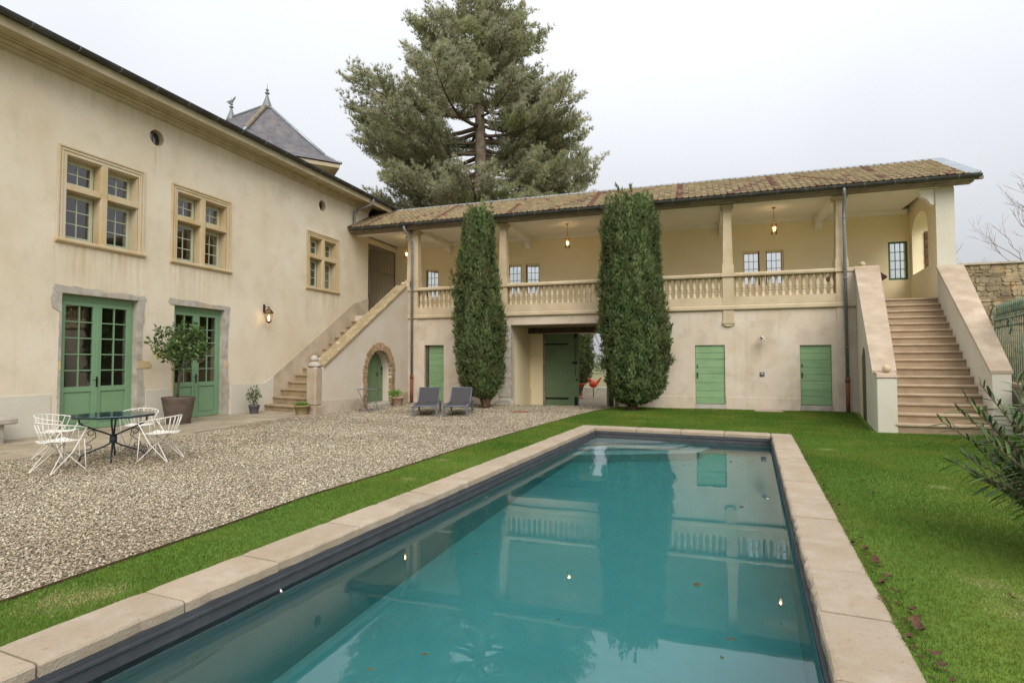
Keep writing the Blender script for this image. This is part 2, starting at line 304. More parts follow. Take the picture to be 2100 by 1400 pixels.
ORIG = {}
class MB:
    def __init__(s): s.v = []; s.f = []; s.sm = []
    def add(s, vs, fs, smooth=False):
        n = len(s.v); s.v += [tuple(v) for v in vs]; s.f += [tuple(n+i for i in f) for f in fs]; s.sm += [smooth]*len(fs); return s
    def box(s, x0, x1, y0, y1, z0, z1):
        x0, x1 = min(x0, x1), max(x0, x1); y0, y1 = min(y0, y1), max(y0, y1); z0, z1 = min(z0, z1), max(z0, z1)
        v = [(x, y, z) for z in (z0, z1) for y in (y0, y1) for x in (x0, x1)]
        return s.add(v, [(0, 2, 3, 1), (4, 5, 7, 6), (0, 1, 5, 4), (2, 6, 7, 3), (0, 4, 6, 2), (1, 3, 7, 5)])
    def hexa(s, b, t):      # b, t: four points each, counterclockwise seen from above
        return s.add(list(b)+list(t), [(3, 2, 1, 0), (4, 5, 6, 7), (0, 1, 5, 4), (1, 2, 6, 5), (2, 3, 7, 6), (3, 0, 4, 7)])
    def prism(s, poly, a0, a1, axis):   # poly 2-D extruded along axis: 'x' (y,z), 'y' (x,z), 'z' (x,y)
        def P(p, a): return {'x': (a, p[0], p[1]), 'y': (p[0], a, p[1]), 'z': (p[0], p[1], a)}[axis]
        n = len(poly); A = sum(poly[i][0]*poly[(i+1) % n][1]-poly[(i+1) % n][0]*poly[i][1] for i in range(n))
        if A < 0: poly = poly[::-1]
        lo, hi = min(a0, a1), max(a0, a1)
        if axis == 'y': lo, hi = hi, lo
        v = [P(p, lo) for p in poly]+[P(p, hi) for p in poly]
        return s.add(v, [tuple(range(n-1, -1, -1)), tuple(range(n, 2*n))]+[(i, (i+1) % n, n+(i+1) % n, n+i) for i in range(n)])
    def slab(s, outer, holes, a0, a1, axis):   # a wall with holes of any outline
        polys = [outer]+holes; vs = []; es = []
        for p in polys:
            n0 = len(vs); vs += [Vector(q) for q in p]; es += [(n0+i, n0+(i+1) % len(p)) for i in range(len(p))]
        r = delaunay_2d_cdt(vs, es, [], 0, 1e-5); rv, rf = r[0], r[2]
        def inside(p, poly):
            c = False; n = len(poly)
            for i in range(n):
                (x1, y1), (x2, y2) = poly[i], poly[i-1]
                if (y1 > p[1]) != (y2 > p[1]) and p[0] < (x2-x1)*(p[1]-y1)/(y2-y1)+x1: c = not c
            return c
        def P(p, a): return {'x': (a, p[0], p[1]), 'y': (p[0], a, p[1]), 'z': (p[0], p[1], a)}[axis]
        keep = []
        for f in rf:
            c = (sum(rv[i][0] for i in f)/3, sum(rv[i][1] for i in f)/3)
            if inside(c, outer) and not any(inside(c, h) for h in holes): keep.append(f)
        n = len(rv); lo, hi = min(a0, a1), max(a0, a1)
        if axis == 'y': lo, hi = hi, lo
        v = [P(p, lo) for p in rv]+[P(p, hi) for p in rv]
        s.add(v, [tuple(reversed(f)) for f in keep]+[tuple(n+i for i in f) for f in keep])
        for k, p in enumerate(polys):
            m = len(p); A = sum(p[i][0]*p[(i+1) % m][1]-p[(i+1) % m][0]*p[i][1] for i in range(m))
            q = list(p) if (A > 0) == (k == 0) else list(p)[::-1]
            s.add([P(t, lo) for t in q]+[P(t, hi) for t in q], [(i, (i+1) % m, m+(i+1) % m, m+i) for i in range(m)])
        return s
    def tube(s, pts, r, n=8, cap=True, closed=False):
        pts = [Vector(p) for p in pts]; m = len(pts); rs = r if isinstance(r, (list, tuple)) else [r]*m
        rings = []; prev = None
        for i, p in enumerate(pts):
            if closed: t = pts[(i+1) % m]-pts[i-1]
            else: t = pts[min(i+1, m-1)]-pts[max(i-1, 0)]
            t.normalize()
            if prev is None:
                a = Vector((0, 0, 1)) if abs(t.z) < .9 else Vector((1, 0, 0)); nx = t.cross(a).normalized()
            else: nx = (prev-t*prev.dot(t)).normalized()
            prev = nx; ny = t.cross(nx)
            rings.append([p+(nx*math.cos(2*math.pi*k/n)+ny*math.sin(2*math.pi*k/n))*rs[i] for k in range(n)])
        v = [q for g in rings for q in g]; f = []
        for i in range(m if closed else m-1):
            j = (i+1) % m
            for k in range(n): f.append((i*n+k, i*n+(k+1) % n, j*n+(k+1) % n, j*n+k))
        if cap and not closed: f += [tuple(range(n-1, -1, -1)), tuple((m-1)*n+k for k in range(n))]
        return s.add(v, f, True)
    def lathe(s, prof, cx=0, cy=0, z0=0, n=16, sq=False):   # prof: (radius, z) from bottom to top
        v = []; f = []
        for r, z in prof:
            for k in range(n):
                a = 2*math.pi*(k+.5)/n; v.append((cx+r*math.cos(a), cy+r*math.sin(a), z0+z))
        m = len(prof)
        for i in range(m-1):
            for k in range(n): f.append((i*n+k, i*n+(k+1) % n, (i+1)*n+(k+1) % n, (i+1)*n+k))
        f += [tuple(range(n-1, -1, -1)), tuple((m-1)*n+k for k in range(n))]
        return s.add(v, f, not sq)
    def ball(s, c, r, n=12, m=8, sz=1.):
        return s.lathe([(max(1e-4, r*math.sin(math.pi*i/m)), -r*sz*math.cos(math.pi*i/m)) for i in range(m+1)], c[0], c[1], c[2], n)
    def mesh(s, name, off=(0, 0, 0)):
        me = bpy.data.meshes.new(name)
        o = Vector(off); me.from_pydata([(x-o.x, y-o.y, z-o.z) for x, y, z in s.v], [], s.f)
        me.polygons.foreach_set('use_smooth', s.sm); me.update(); return me
    def build(s, name, mat, parent=None, bevel=0, seg=1, **props):
        off = ORIG.get(parent.name, (0, 0, 0)) if parent else (0, 0, 0)
        me = s.mesh(name, off); me.materials.append(M[mat] if isinstance(mat, str) else mat)
        o = bpy.data.objects.new(name, me); COL.objects.link(o)
        if parent: o.parent = parent
        ORIG[o.name] = Vector(off)
        if bevel:
            b = o.modifiers.new('bevel', 'BEVEL'); b.width = bevel; b.segments = seg; b.limit_method = 'ANGLE'; b.angle_limit = R(40)
        for k, v in props.items(): o[k] = v
        return o
def inst(me, name, parent, loc, rot=(0, 0, 0), sc=(1, 1, 1), **props):     # an object sharing a mesh; loc in world space
    o = bpy.data.objects.new(name, me); COL.objects.link(o)
    off = ORIG.get(parent.name, Vector((0, 0, 0))) if parent else Vector((0, 0, 0))
    if parent: o.parent = parent
    o.location = Vector(loc)-Vector(off); o.rotation_euler = rot; o.scale = sc; ORIG[o.name] = Vector(loc)
    for k, v in props.items(): o[k] = v
    return o
def thing(name, label, cat, loc=(0, 0, 0), group=None):
    o = bpy.data.objects.new(name, None); COL.objects.link(o); o.empty_display_size = .2
    o.location = loc; o['label'] = label; o['category'] = cat
    if group: o['group'] = group
    ORIG[o.name] = Vector(loc); return o
def copy_tree(o, parent=None):
    c = o.copy(); COL.objects.link(c)
    if parent: c.parent = parent
    for ch in list(o.children): copy_tree(ch, c)
    return c
def npmesh(name, V, Fc, mat, parent=None, rnd=None, smooth=False, **props):     # big meshes from numpy arrays (triangles)
    off = ORIG.get(parent.name, Vector((0, 0, 0))) if parent else Vector((0, 0, 0))
    V = np.asarray(V, dtype=np.float32).reshape(-1, 3)-np.array(off, dtype=np.float32); Fc = np.asarray(Fc, dtype=np.int32)
    me = bpy.data.meshes.new(name); k = Fc.shape[1]
    me.vertices.add(len(V)); me.vertices.foreach_set('co', V.ravel())
    me.loops.add(Fc.size); me.loops.foreach_set('vertex_index', Fc.ravel())
    me.polygons.add(len(Fc)); me.polygons.foreach_set('loop_start', np.arange(0, Fc.size, k, dtype=np.int32))
    try: me.polygons.foreach_set('loop_total', np.full(len(Fc), k, dtype=np.int32))
    except Exception: pass
    if smooth: me.polygons.foreach_set('use_smooth', np.ones(len(Fc), dtype=bool))
    me.update(calc_edges=True)
    if rnd is not None:
        a = me.attributes.new('rnd', 'FLOAT', 'POINT'); a.data.foreach_set('value', np.asarray(rnd, dtype=np.float32))
    me.materials.append(M[mat] if isinstance(mat, str) else mat)
    o = bpy.data.objects.new(name, me); COL.objects.link(o)
    if parent: o.parent = parent
    ORIG[o.name] = Vector(off)
    for kk, v in props.items(): o[kk] = v
    return o
def arc(cx, cy, r, a0, a1, n, ry=None):
    ry = ry or r
    return [(cx+r*math.cos(R(a0+(a1-a0)*i/n)), cy+ry*math.sin(R(a0+(a1-a0)*i/n))) for i in range(n+1)]
def rect(a0, a1, b0, b1): return [(a0, b0), (a1, b0), (a1, b1), (a0, b1)]
def blades(P, D, W, L, rnd, bend=.25, two=True):
    """thin leaves: base P, direction D (unit), half-width vector W, length L -> 2-triangle folded blades"""
    n = len(P); mid = P+D*L[:, None]*.5; tip = P+D*L[:, None]
    V = np.stack([P, mid-W, mid+W, tip], 1).reshape(-1, 3); i = np.arange(n)[:, None]*4
    Fc = np.concatenate([i+np.array([[0, 2, 1]]), i+np.array([[1, 2, 3]])], 0)
    return V, Fc, np.repeat(rnd, 4)
def unit(a): return a/np.maximum(1e-6, np.linalg.norm(a, axis=-1, keepdims=True))
M['coping_pale'] = mk('pale gallery floor', C3(226, 214, 194), .9, C3(212, 198, 176), 2)
# ------------------------------------------------------------------ ground, lawn, gravel, pool
EDGE = [(-4.42, -3), (-4.42, 2.5), (-4.40, 4.3), (-4.42, 5.6), (-4.27, 7.3), (-4.13, 9.9), (-3.77, 13.4), (-3.42, 16.5), (-3.1, 18.3), (-2.8, 19.3), (-2.6, 20.2)]
PA = R(4.87); PC = (-.43, 13.40); PU, PV, CW = 1.915, 12.4, .42
def pf(u, v): return (PC[0]+u*math.cos(PA)+v*math.sin(PA), PC[1]-u*math.sin(PA)+v*math.cos(PA))
def prect(e): return [pf(-PU-e, -PV-e), pf(PU+e, -PV-e), pf(PU+e, e), pf(-PU-e, e)]
MB().slab([(-600, -200), (600, -200), (600, 900), (-600, 900)], [prect(.2)], -.9, -.36, 'z').build('ground', 'ground', kind='structure')
MB().slab(EDGE+[(12, 20.2), (12, -3)], [prect(.36)], -.3, 0, 'z').build('lawn_ground', 'lawn', kind='structure')
g = MB().slab([(-13.5, -3), *EDGE, (-13.5, 20.2)], [], -.34, -.012, 'z')
g.hexa([(-6.7, 20.2, -.34), (-2.4, 20.2, -.34), (-2.4, 22, -.34), (-6.7, 22, -.34)], [(-6.7, 20.2, -.012), (-2.4, 20.2, -.012), (-2.4, 22, -.22), (-6.7, 22, -.22)])
g.box(-16, 6, 22, 33, -.34, -.22)
g.build('gravel_ground', 'gravel', kind='structure')
# steel edging between gravel and lawn
m = MB()
for i in range(len(EDGE)-1):
    (x0, y0), (x1, y1) = EDGE[i], EDGE[i+1]
    m.hexa([(x0-.006, y0, -.1), (x0+.004, y0, -.1), (x1+.004, y1, -.1), (x1-.006, y1, -.1)], [(x0-.006, y0, .022), (x0+.004, y0, .022), (x1+.004, y1, .022), (x1-.006, y1, .022)])
m.build('lawn_edging', 'steel_edge', label='thin rusty steel edging strip between the gravel and the lawn', category='edging')

pool = thing('swimming_pool', 'long rectangular swimming pool with dark liner and cream stone coping', 'pool', (PC[0], PC[1], 0)); pool.rotation_euler.z = -PA
ORIG['swimming_pool'] = Vector((0, 0, 0))
m = MB(); a, v0 = PU, -PV
m.box(-a-.2, a+.2, v0-.2, .2, -1.90, -1.70)
for b in ((-a-.2, -a, v0-.2, .2), (a, a+.2, v0-.2, .2), (-a, a, 0, .2), (-a, a, v0-.2, v0)): m.box(*b, -1.70, -.30)
m.build('liner', 'liner', pool)
m = MB()
for b in ((-a-.2, -a-.004, v0-.2, .2), (a+.004, a+.2, v0-.2, .2), (-a-.004, a+.004, .004, .2), (-a-.004, a+.004, v0-.2, v0-.004)): m.box(*b, -.298, -.062)
m.build('liner_band', 'liner_band', pool)
m = MB()
for b in ((-a-.03, -a+.014, v0, .01), (a-.014, a+.03, v0, .01), (-a+.014, a-.014, -.014, .02)): m.box(*b, -.118, -.100)
m.build('liner_rail', 'liner_band', pool)
for k, (L, Wd) in enumerate(((.7, 1.3), (1.1, 1.75), (1.5, 2.2))):
    MB().prism([(-a+.003, -.003), (-a+.003, -L-.5), (-a+Wd*.5, -L), (-a+Wd+.2, -L*.55), (-a+Wd+.4, -.003)], -1.70, -.36-.28*k, 'z').build('pool_step', 'liner_step', pool, .01)
def coping(u0, u1, v0, v1, inner):
    """one stone: long box, inner edge rounded; inner = which side faces the water"""
    g = .006; j = lambda s: random.uniform(-s, s)
    u0 += g; u1 -= g; v0 += g; v1 -= g; z = .02+j(.0025)
    mm = MB(); L = v1-v0 if inner in 'LR' else u1-u0; n = max(3, int(L/.09))
    prof = [(0, -.06), (.0, .0), (.012, .014), (.034, z), (CW-.02, z-.001), (CW, z-.014), (CW, -.08)]
    rows = []
    for i in range(n+1):
        t = i/n; e = .012*(1 if i in (0, n) else 0)
        wob = j(.0045)+(random.choice((0, 0, 0, .012)) if inner in 'LR' else 0)
        row = []
        for k, (p, zz) in enumerate(prof):
            pp = p+(wob if k < 3 else 0); zq = zz-(e*.5 if k in (2, 3, 4, 5) else 0)+(j(.0015) if 0 < k < 6 else 0)
            if inner == 'R': row.append((u0+pp, v0+L*t, zq))
            elif inner == 'L': row.append((u1-pp, v0+L*t, zq))
            else: row.append((u0+L*t, v0+pp, zq))
        rows.append(row)
    vs = [p for r in rows for p in r]; kk = len(prof); fs = []
    flip = inner != 'L'
    for i in range(n):
        for k in range(kk-1):
            q = (i*kk+k, i*kk+k+1, (i+1)*kk+k+1, (i+1)*kk+k)
            fs.append(q)
    fs += [tuple(range(kk)), tuple(range(n*kk+kk-1, n*kk-1, -1))]
    mm.add(vs, fs, False)
    bm = bmesh.new(); me = mm.mesh('coping_stone'); bm.from_mesh(me); bmesh.ops.recalc_face_normals(bm, faces=bm.faces); bm.to_mesh(me); bm.free()
    me.materials.append(M['coping']); o = bpy.data.objects.new('coping_stone', me); COL.objects.link(o); o.parent = pool
v = .0
cuts = [CW]
vv = CW-.0
for L in (.95, 1.05, .86, .98, 1.1, .92, 1.0, .96, .68, .77, 1.02, .80, .84, .83, .9, .9): cuts.append(cuts[-1]-L)
for i in range(len(cuts)-1):
    if cuts[i] > -PV-.4: coping(-a-CW, -a, max(cuts[i+1], -PV-CW), cuts[i], 'L')
cuts = [0]
for L in (1.02, .98, .94, 1.05, .92, .98, .93, 1.55, .83, .84, .9, .9, .9, .9): cuts.append(cuts[-1]-L)
for i in range(len(cuts)-1):
    if cuts[i] > -PV-.4: coping(a, a+CW, max(cuts[i+1], -PV-CW), cuts[i] if i else CW, 'R')
xs = [-a, -.95, .05, .98, a]
for i in range(4): coping(xs[i], xs[i+1], 0, CW, 'T')
xs = [-a, -.95, .05, .98, a]
for i in range(4):
    o = MB().box(xs[i]+.004, xs[i+1]-.004, -PV-CW, -PV, -.06, .02).build('coping_stone', 'coping', pool, .01)
wt = MB().box(-a-.02, a+.02, -PV-.02, .02, -1.73, -.205).build('water', 'water', kind='structure')
wt.location = (PC[0], PC[1], 0); wt.rotation_euler.z = -PA
# fittings on the pool wall
for (v_, z_, nm) in ((-6.1, -.62, 'return_fitting'),):
    mm = MB(); mm.tube([(-a+.001, v_, z_), (-a+.02, v_, z_)], .06, 20); mm.build(nm, 'white', pool)

# ------------------------------------------------------------------ main house (left)
XW = -13.4
house = thing('main_house', 'cream plastered manor wing with stone cross windows and green french doors along the left', 'house', (XW, 12, 0))
DOORS = [(8.735, 10.53), (11.57, 13.27)]
WINS = [(8.56, 10.63, 4.27, 6.47, 'ochre_pale'), (11.41, 13.45, 4.27, 6.45, 'ochre'), (16.93, 18.87, 4.25, 6.41, 'ochre')]
def whole(w): y0, y1, z0, z1 = w[:4]; return rect(y0+.20, y1-.16, z0+.10, z1-.20)
OC = [(10.95, 7.48, .205), (17.82, 7.50, .20)]
holes = [rect(d[0], d[1], -.02, 3.15) for d in DOORS]+[whole(w) for w in WINS]+[arc(c[0], c[1], c[2], 0, 345, 23) for c in OC]
MB().slab(rect(-3, 20.97, -.4, 8.2), holes, XW-.5, XW, 'x').build('wall', 'plaster', house)
MB().box(XW-.5, XW, 20.975, 23.9, 6.72, 7.3).build('wall_head', 'plaster', house)
m = MB()
for k in range(20): m.box(XW-.36, XW-.335-.006*(k % 2), 20.98+k*.15, 21.124+k*.15, 7.3, 8.3)
m.build('board_infill', 'timber_dark', house)
# plinth with raised painted band, following the stair
m = MB()
for p in ([(-3, -.3), (8.55, -.3), (8.55, .907), (-3, .92)], [(10.76, -.3), (11.44, -.3), (11.44, .885), (10.76, .89)],
          [(13.56, -.3), (15.35, -.3), (15.35, 1.14), (14.9, .915), (13.56, .94)]): m.prism(p, XW+.0, XW+.018, 'x')
m.build('plinth', 'plinth', house, .004)
MB().prism([(15.36, -.3), (21, -.3), (21, 4.32), (19.9, 3.98), (15.36, 1.15)], XW, XW+.012, 'x').build('stair_side_render', 'render_grey', house)
# cornice: three stepped bands, soffit, fascia
m = MB(); y0, y1 = -3, 20.95
m.prism([(XW, 7.99), (XW+.05, 7.99), (XW+.05, 8.03), (XW+.09, 8.06), (XW+.09, 8.10), (XW+.15, 8.14), (XW+.15, 8.18), (XW+.20, 8.20), (XW+.20, 8.26), (XW, 8.26)], y0, y1, 'y')
m.build('cornice', 'fascia', house)
MB().prism([(XW+.2, 8.215), (XW+.62, 8.185), (XW+.62, 8.205), (XW+.2, 8.235)], y0, 23.2, 'y').build('soffit', 'fascia', house)
MB().box(XW-.3, XW+.2, 20.96, 23.2, 8.24, 8.27).build('soffit_return', 'timber', house)
MB().prism([(XW+.62, 8.15), (XW+.65, 8.15), (XW+.65, 8.35), (XW+.62, 8.35)], y0, 23.2, 'y').build('fascia_board', 'fascia', house)
def half_gutter(cx, cz, r, a0, a1, axis):
    m = MB(); P = arc(cx, cz, r, 180, 360, 10)+arc(cx, cz, r-.008, 360, 180, 10)
    m.prism(P, a0, a1, axis)
    for e, s in ((a0, .004), (a1-.004, .004)): m.prism(arc(cx, cz, r, 180, 360, 10), e, e+s, axis)
    return m
half_gutter(XW+.74, 8.425, .095, y0, 23.05, 'y').build('gutter', 'gutter', house)
me = None; yy = -2.6
m = MB(); P = arc(0, 0, .092, 180, 360, 8)+arc(0, 0, .0855, 360, 180, 8); m.prism(P, -.013, .013, 'y'); me = m.mesh('gutter_bracket'); me.materials.append(M['zinc'])
while yy < 23: inst(me, 'gutter_bracket', house, (XW+.74, yy, 8.425), sc=(1.11, 1, 1.11)); yy += .92
# roof: plane plus rows of barrel tiles at the eave
SL = math.tan(R(24))
MB().hexa([(XW+.70, y0, 8.36), (XW+.70, 22.9, 8.36), (XW-5, 22.9, 8.36+5.7*SL), (XW-5, y0, 8.36+5.7*SL)], [(XW+.70, y0, 8.39), (XW+.70, 22.9, 8.39), (XW-5, 22.9, 8.39+5.7*SL), (XW-5, y0, 8.39+5.7*SL)]).build('roof', 'tile_dark', house)
MB().hexa([(XW-5, y0, 8.37+5.7*SL), (XW-5, 22.9, 8.37+5.7*SL), (XW-11, 22.9, 8.0), (XW-11, y0, 8.0)], [(XW-5, y0, 8.4+5.7*SL), (XW-5, 22.9, 8.4+5.7*SL), (XW-11, 22.9, 8.05), (XW-11, y0, 8.05)]).build('roof', 'tile_dark', house)
m = MB(); n = 6
P = [( .09*math.cos(math.pi*i/n), .062*math.sin(math.pi*i/n)) for i in range(n+1)]; P2 = [(.078*math.cos(math.pi*i/n), .05*math.sin(math.pi*i/n)) for i in range(n+1)]
vs = [(0, p[0], p[1]) for p in P]+[(-.42, p[0]*.8, p[1]*.8) for p in P]+[(0, p[0], p[1]) for p in P2]
fs = [(i, i+1, n+2+i, n+1+i) for i in range(n)]+[(i+1, i, 2*n+2+i, 2*n+3+i) for i in range(n)]
m.add(vs, fs, True); me = m.mesh('tile'); me.materials.append(M['tile_dark'])
for r in range(2):
    y = -2.9
    while y < 22.8:
        inst(me, 'tile', house, (XW+.66-.34*r, y, 8.362+.34*SL*r), (0, R(24)-.06, 0), (1, random.uniform(.92, 1.08), random.uniform(.9, 1.15))); y += .198
# gable end wall over the loggia roof + back walls
m = MB(); m.box(XW-11, XW-.5, -3, -2.6, -.3, 8.2); m.box(XW-11, XW-10.6, -2.6, 23.9, -.3, 8.0); m.box(XW-10.6, XW-.5, 23.5, 23.9, -.3, 8.2); m.build('outer_wall', 'plaster', house)
# rooms behind the glass
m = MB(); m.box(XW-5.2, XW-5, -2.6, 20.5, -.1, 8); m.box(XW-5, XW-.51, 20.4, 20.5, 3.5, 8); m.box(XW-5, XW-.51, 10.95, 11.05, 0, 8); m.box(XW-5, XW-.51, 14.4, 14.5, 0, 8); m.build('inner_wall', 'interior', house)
m = MB(); m.box(XW-5, XW-.51, -2.6, 20.4, -.1, 0); m.box(XW-5, XW-.51, -2.6, 20.4, 3.5, 3.7); m.box(XW-5, XW-.51, -2.6, 20.4, 7.1, 7.2); m.build('inner_floor', 'floor_and_shade', house)

PANES = {}
def pane(parent, x, y0, y1, z0, z1, axis='x'):     # thin glass, shared unit mesh scaled
    key = axis
    if key not in PANES:
        m = MB(); m.box(-.5, .5, -.5, .5, -.5, .5); me = m.mesh('pane'); me.materials.append(M['glass']); PANES[key] = me
    if axis == 'x': return inst(PANES[key], 'pane', parent, (x, (y0+y1)/2, (z0+z1)/2), sc=(.006, y1-y0, z1-z0))
    return inst(PANES[key], 'pane', parent, ((y0+y1)/2, x, (z0+z1)/2), sc=(y1-y0, .006, z1-z0))
def sash(m, x, y0, y1, z0, z1, nc, nr, fr=.055, bar=.024, d=.05, axis='x', parent=None, sashlist=None):
    """frame with glazing bars drawn into m; panes collected"""
    def bx(a0, a1, b0, b1, e=0): m.box(x-d+e, x-e, a0, a1, b0, b1) if axis == 'x' else m.box(a0, a1, x+e, x+d-e, b0, b1)
    bx(y0, y0+fr, z0, z1); bx(y1-fr, y1, z0, z1); bx(y0+fr, y1-fr, z0, z0+fr*1.15); bx(y0+fr, y1-fr, z1-fr, z1)
    iy0, iy1, iz0, iz1 = y0+fr, y1-fr, z0+fr*1.15, z1-fr
    for i in range(1, nc): c = iy0+(iy1-iy0)*i/nc; bx(c-bar/2, c+bar/2, iz0, iz1, .008)
    for j in range(1, nr): c = iz0+(iz1-iz0)*j/nr; bx(iy0, iy1, c-bar/2, c+bar/2, .011)
    for i in range(nc):
        for j in range(nr):
            a0 = iy0+(iy1-iy0)*i/nc+(bar/2 if i else 0); a1 = iy0+(iy1-iy0)*(i+1)/nc-(bar/2 if i < nc-1 else 0)
            b0 = iz0+(iz1-iz0)*j/nr+(bar/2 if j else 0); b1 = iz0+(iz1-iz0)*(j+1)/nr-(bar/2 if j < nr-1 else 0)
            sashlist.append((x-d/2 if axis == 'x' else x+d/2, a0, a1, b0, b1, axis))
def jag(y0, y1, z0, z1, k=.012, n=9):     # uneven outline of an old stone
    P = []
    for i in range(n): P.append((y0+(y1-y0)*i/n+random.uniform(-k, k), z0))
    for i in range(max(2, int(n*(z1-z0)/max(.01, y1-y0)))): P.append((y1+random.uniform(-k, k), z0+(z1-z0)*i/max(2, int(n*(z1-z0)/max(.01, y1-y0)))))
    for i in range(n): P.append((y1-(y1-y0)*i/n+random.uniform(-k, k), z1+random.uniform(-k, k)))
    mm = max(2, int(n*(z1-z0)/max(.01, y1-y0)))
    for i in range(mm): P.append((y0+random.uniform(-k, k), z1-(z1-z0)*i/mm))
    return P
for di, (a0, a1) in enumerate(DOORS):
    # stone surround: lintel, jamb stones, ochre block
    L = [rect(a0-.17, a1+.14, 3.152, 3.30)]
    def st(P, mat='stone_grey', pr=.014): MB().prism(P, XW-.05, XW+pr, 'x').build('surround_stone', mat, house)
    top = [(a0-.13, 3.152)]+[(a1+.20, 3.152)]+[(a1+.20+random.uniform(-.01, .02), 3.22), (a1+.18, 3.27)]+[(a1+.14-(a1-a0+.2)*i/12, 3.27+random.uniform(-.015, .02)+(.04 if i > 6 else 0)) for i in range(12)]+[(a0-.16, 3.33), (a0-.20, 3.24)]
    st(top)
    if di == 0: st([(a0-.02, 3.148), (a0-.21, 3.148), (a0-.24, 3.0), (a0-.2, 2.82), (a0-.04, 2.72), (a0-.002, 2.70)], pr=.016)
    for (z0, z1, w_) in ((.0, .52, .17), (.525, 1.0, .20), (1.005, 1.44, .15)): st([(a1+.002, z0), (a1+w_+.02, z0), (a1+w_+random.uniform(-.02, .02), (z0+z1)/2), (a1+w_, z1), (a1+.002, z1)])
    st([(a1+.002, 1.445), (a1+(.34 if di == 0 else .16), 1.46), (a1+(.40 if di == 0 else .17), 1.52), (a1+(.33 if di == 0 else .16), 1.62), (a1+.12, 1.64), (a1+.002, 1.65)], 'ochre', .018)
    for (z0, z1, w_) in ((1.655, 2.1, .12), (2.105, 2.6, .13), (2.605, 3.148, .17)): st([(a1+.002, z0), (a1+w_, z0), (a1+w_+random.uniform(-.02, .02), (z0+z1)/2), (a1+w_+.01, z1), (a1+.002, z1)])
    for (z0, z1) in ((.0, .8), (.805, 1.42), (1.425, 1.62), (1.625, 2.2), (2.205, 2.69)):
        st([(a0-.002, z0), (a0-.05+random.uniform(-.02, .01), z0), (a0-.06, (z0+z1)/2), (a0-.05, z1), (a0-.002, z1)], 'ochre' if z0 > 1.4 and z1 < 1.7 or (di and z0 < 1) else 'stone_grey')
    MB().box(XW-.5, XW-.0, a1-.004, a1+.001, 0, 3.14).build('jamb_lining', 'stone_grey', house)
    MB().box(XW-.30, XW+.03, a0+.0, a1, -.05, .035).build('threshold', 'step_stone', house)
    # the green glazed double door
    xd = XW-.16; m = MB(); pl = []
    fy0, fy1 = a0+.004, a1-.006; mid = (fy0+fy1)/2; ft = 3.14
    m.box(xd-.08, xd, fy0, fy0+.07, .036, ft); m.box(xd-.08, xd, fy1-.07, fy1, .036, ft); m.box(xd-.08, xd, fy0+.07, fy1-.07, ft-.14, ft)
    for s, (l0, l1) in enumerate(((fy0+.075, mid-.004), (mid+.004, fy1-.075))):
        z0, zm, z1 = .045, .98, ft-.145; x1 = xd+.012; x0 = xd-.05; fr = .10
        m.box(x0, x1, l0, l0+fr, z0, z1); m.box(x0, x1, l1-fr, l1, z0, z1)
        for b0, b1 in ((z0, z0+.12), (zm-.06, zm+.06), (z1-.09, z1)): m.box(x0, x1-.0015, l0+fr, l1-fr, b0, b1)
        m.box(x0+.01, x1-.028, l0+fr, l1-fr, z0+.12, zm-.06)                 # recessed panel
        m.box(x0+.01, x1-.018, l0+fr+.035, l1-fr-.035, z0+.155, zm-.095)     # raised field
        g0, g1, h0, h1 = l0+fr, l1-fr, zm+.06, z1-.09
        c = (g0+g1)/2; m.box(x0+.01, x1-.006, c-.013, c+.013, h0, h1)
        for j in range(1, 5): c2 = h0+(h1-h0)*j/5; m.box(x0+.012, x1-.009, g0, g1, c2-.013, c2+.013)
        for i in range(2):
            for j in range(5):
                pl.append((xd-.02, (g0, c+.013)[i], (c-.013, g1)[i], h0+(h1-h0)*j/5+(.013 if j else 0), h0+(h1-h0)*(j+1)/5-(.013 if j < 4 else 0)))
    m.box(xd+.012, xd+.028, mid-.028, mid+.028, .05, ft-.146)
    D = m.build('french_door', 'green', house, .003)
    for p in pl: pane(D, *p)
    h = MB(); h.box(xd+.029, xd+.036, mid-.022, mid+.022, 1.02, 1.26); h.tube([(xd+.036, mid, 1.19), (xd+.075, mid, 1.19)], .008, 8); h.tube([(xd+.07, mid+.01, 1.19), (xd+.07, mid-.12, 1.185)], .008, 8)
    h.build('door_handle', 'iron', D)
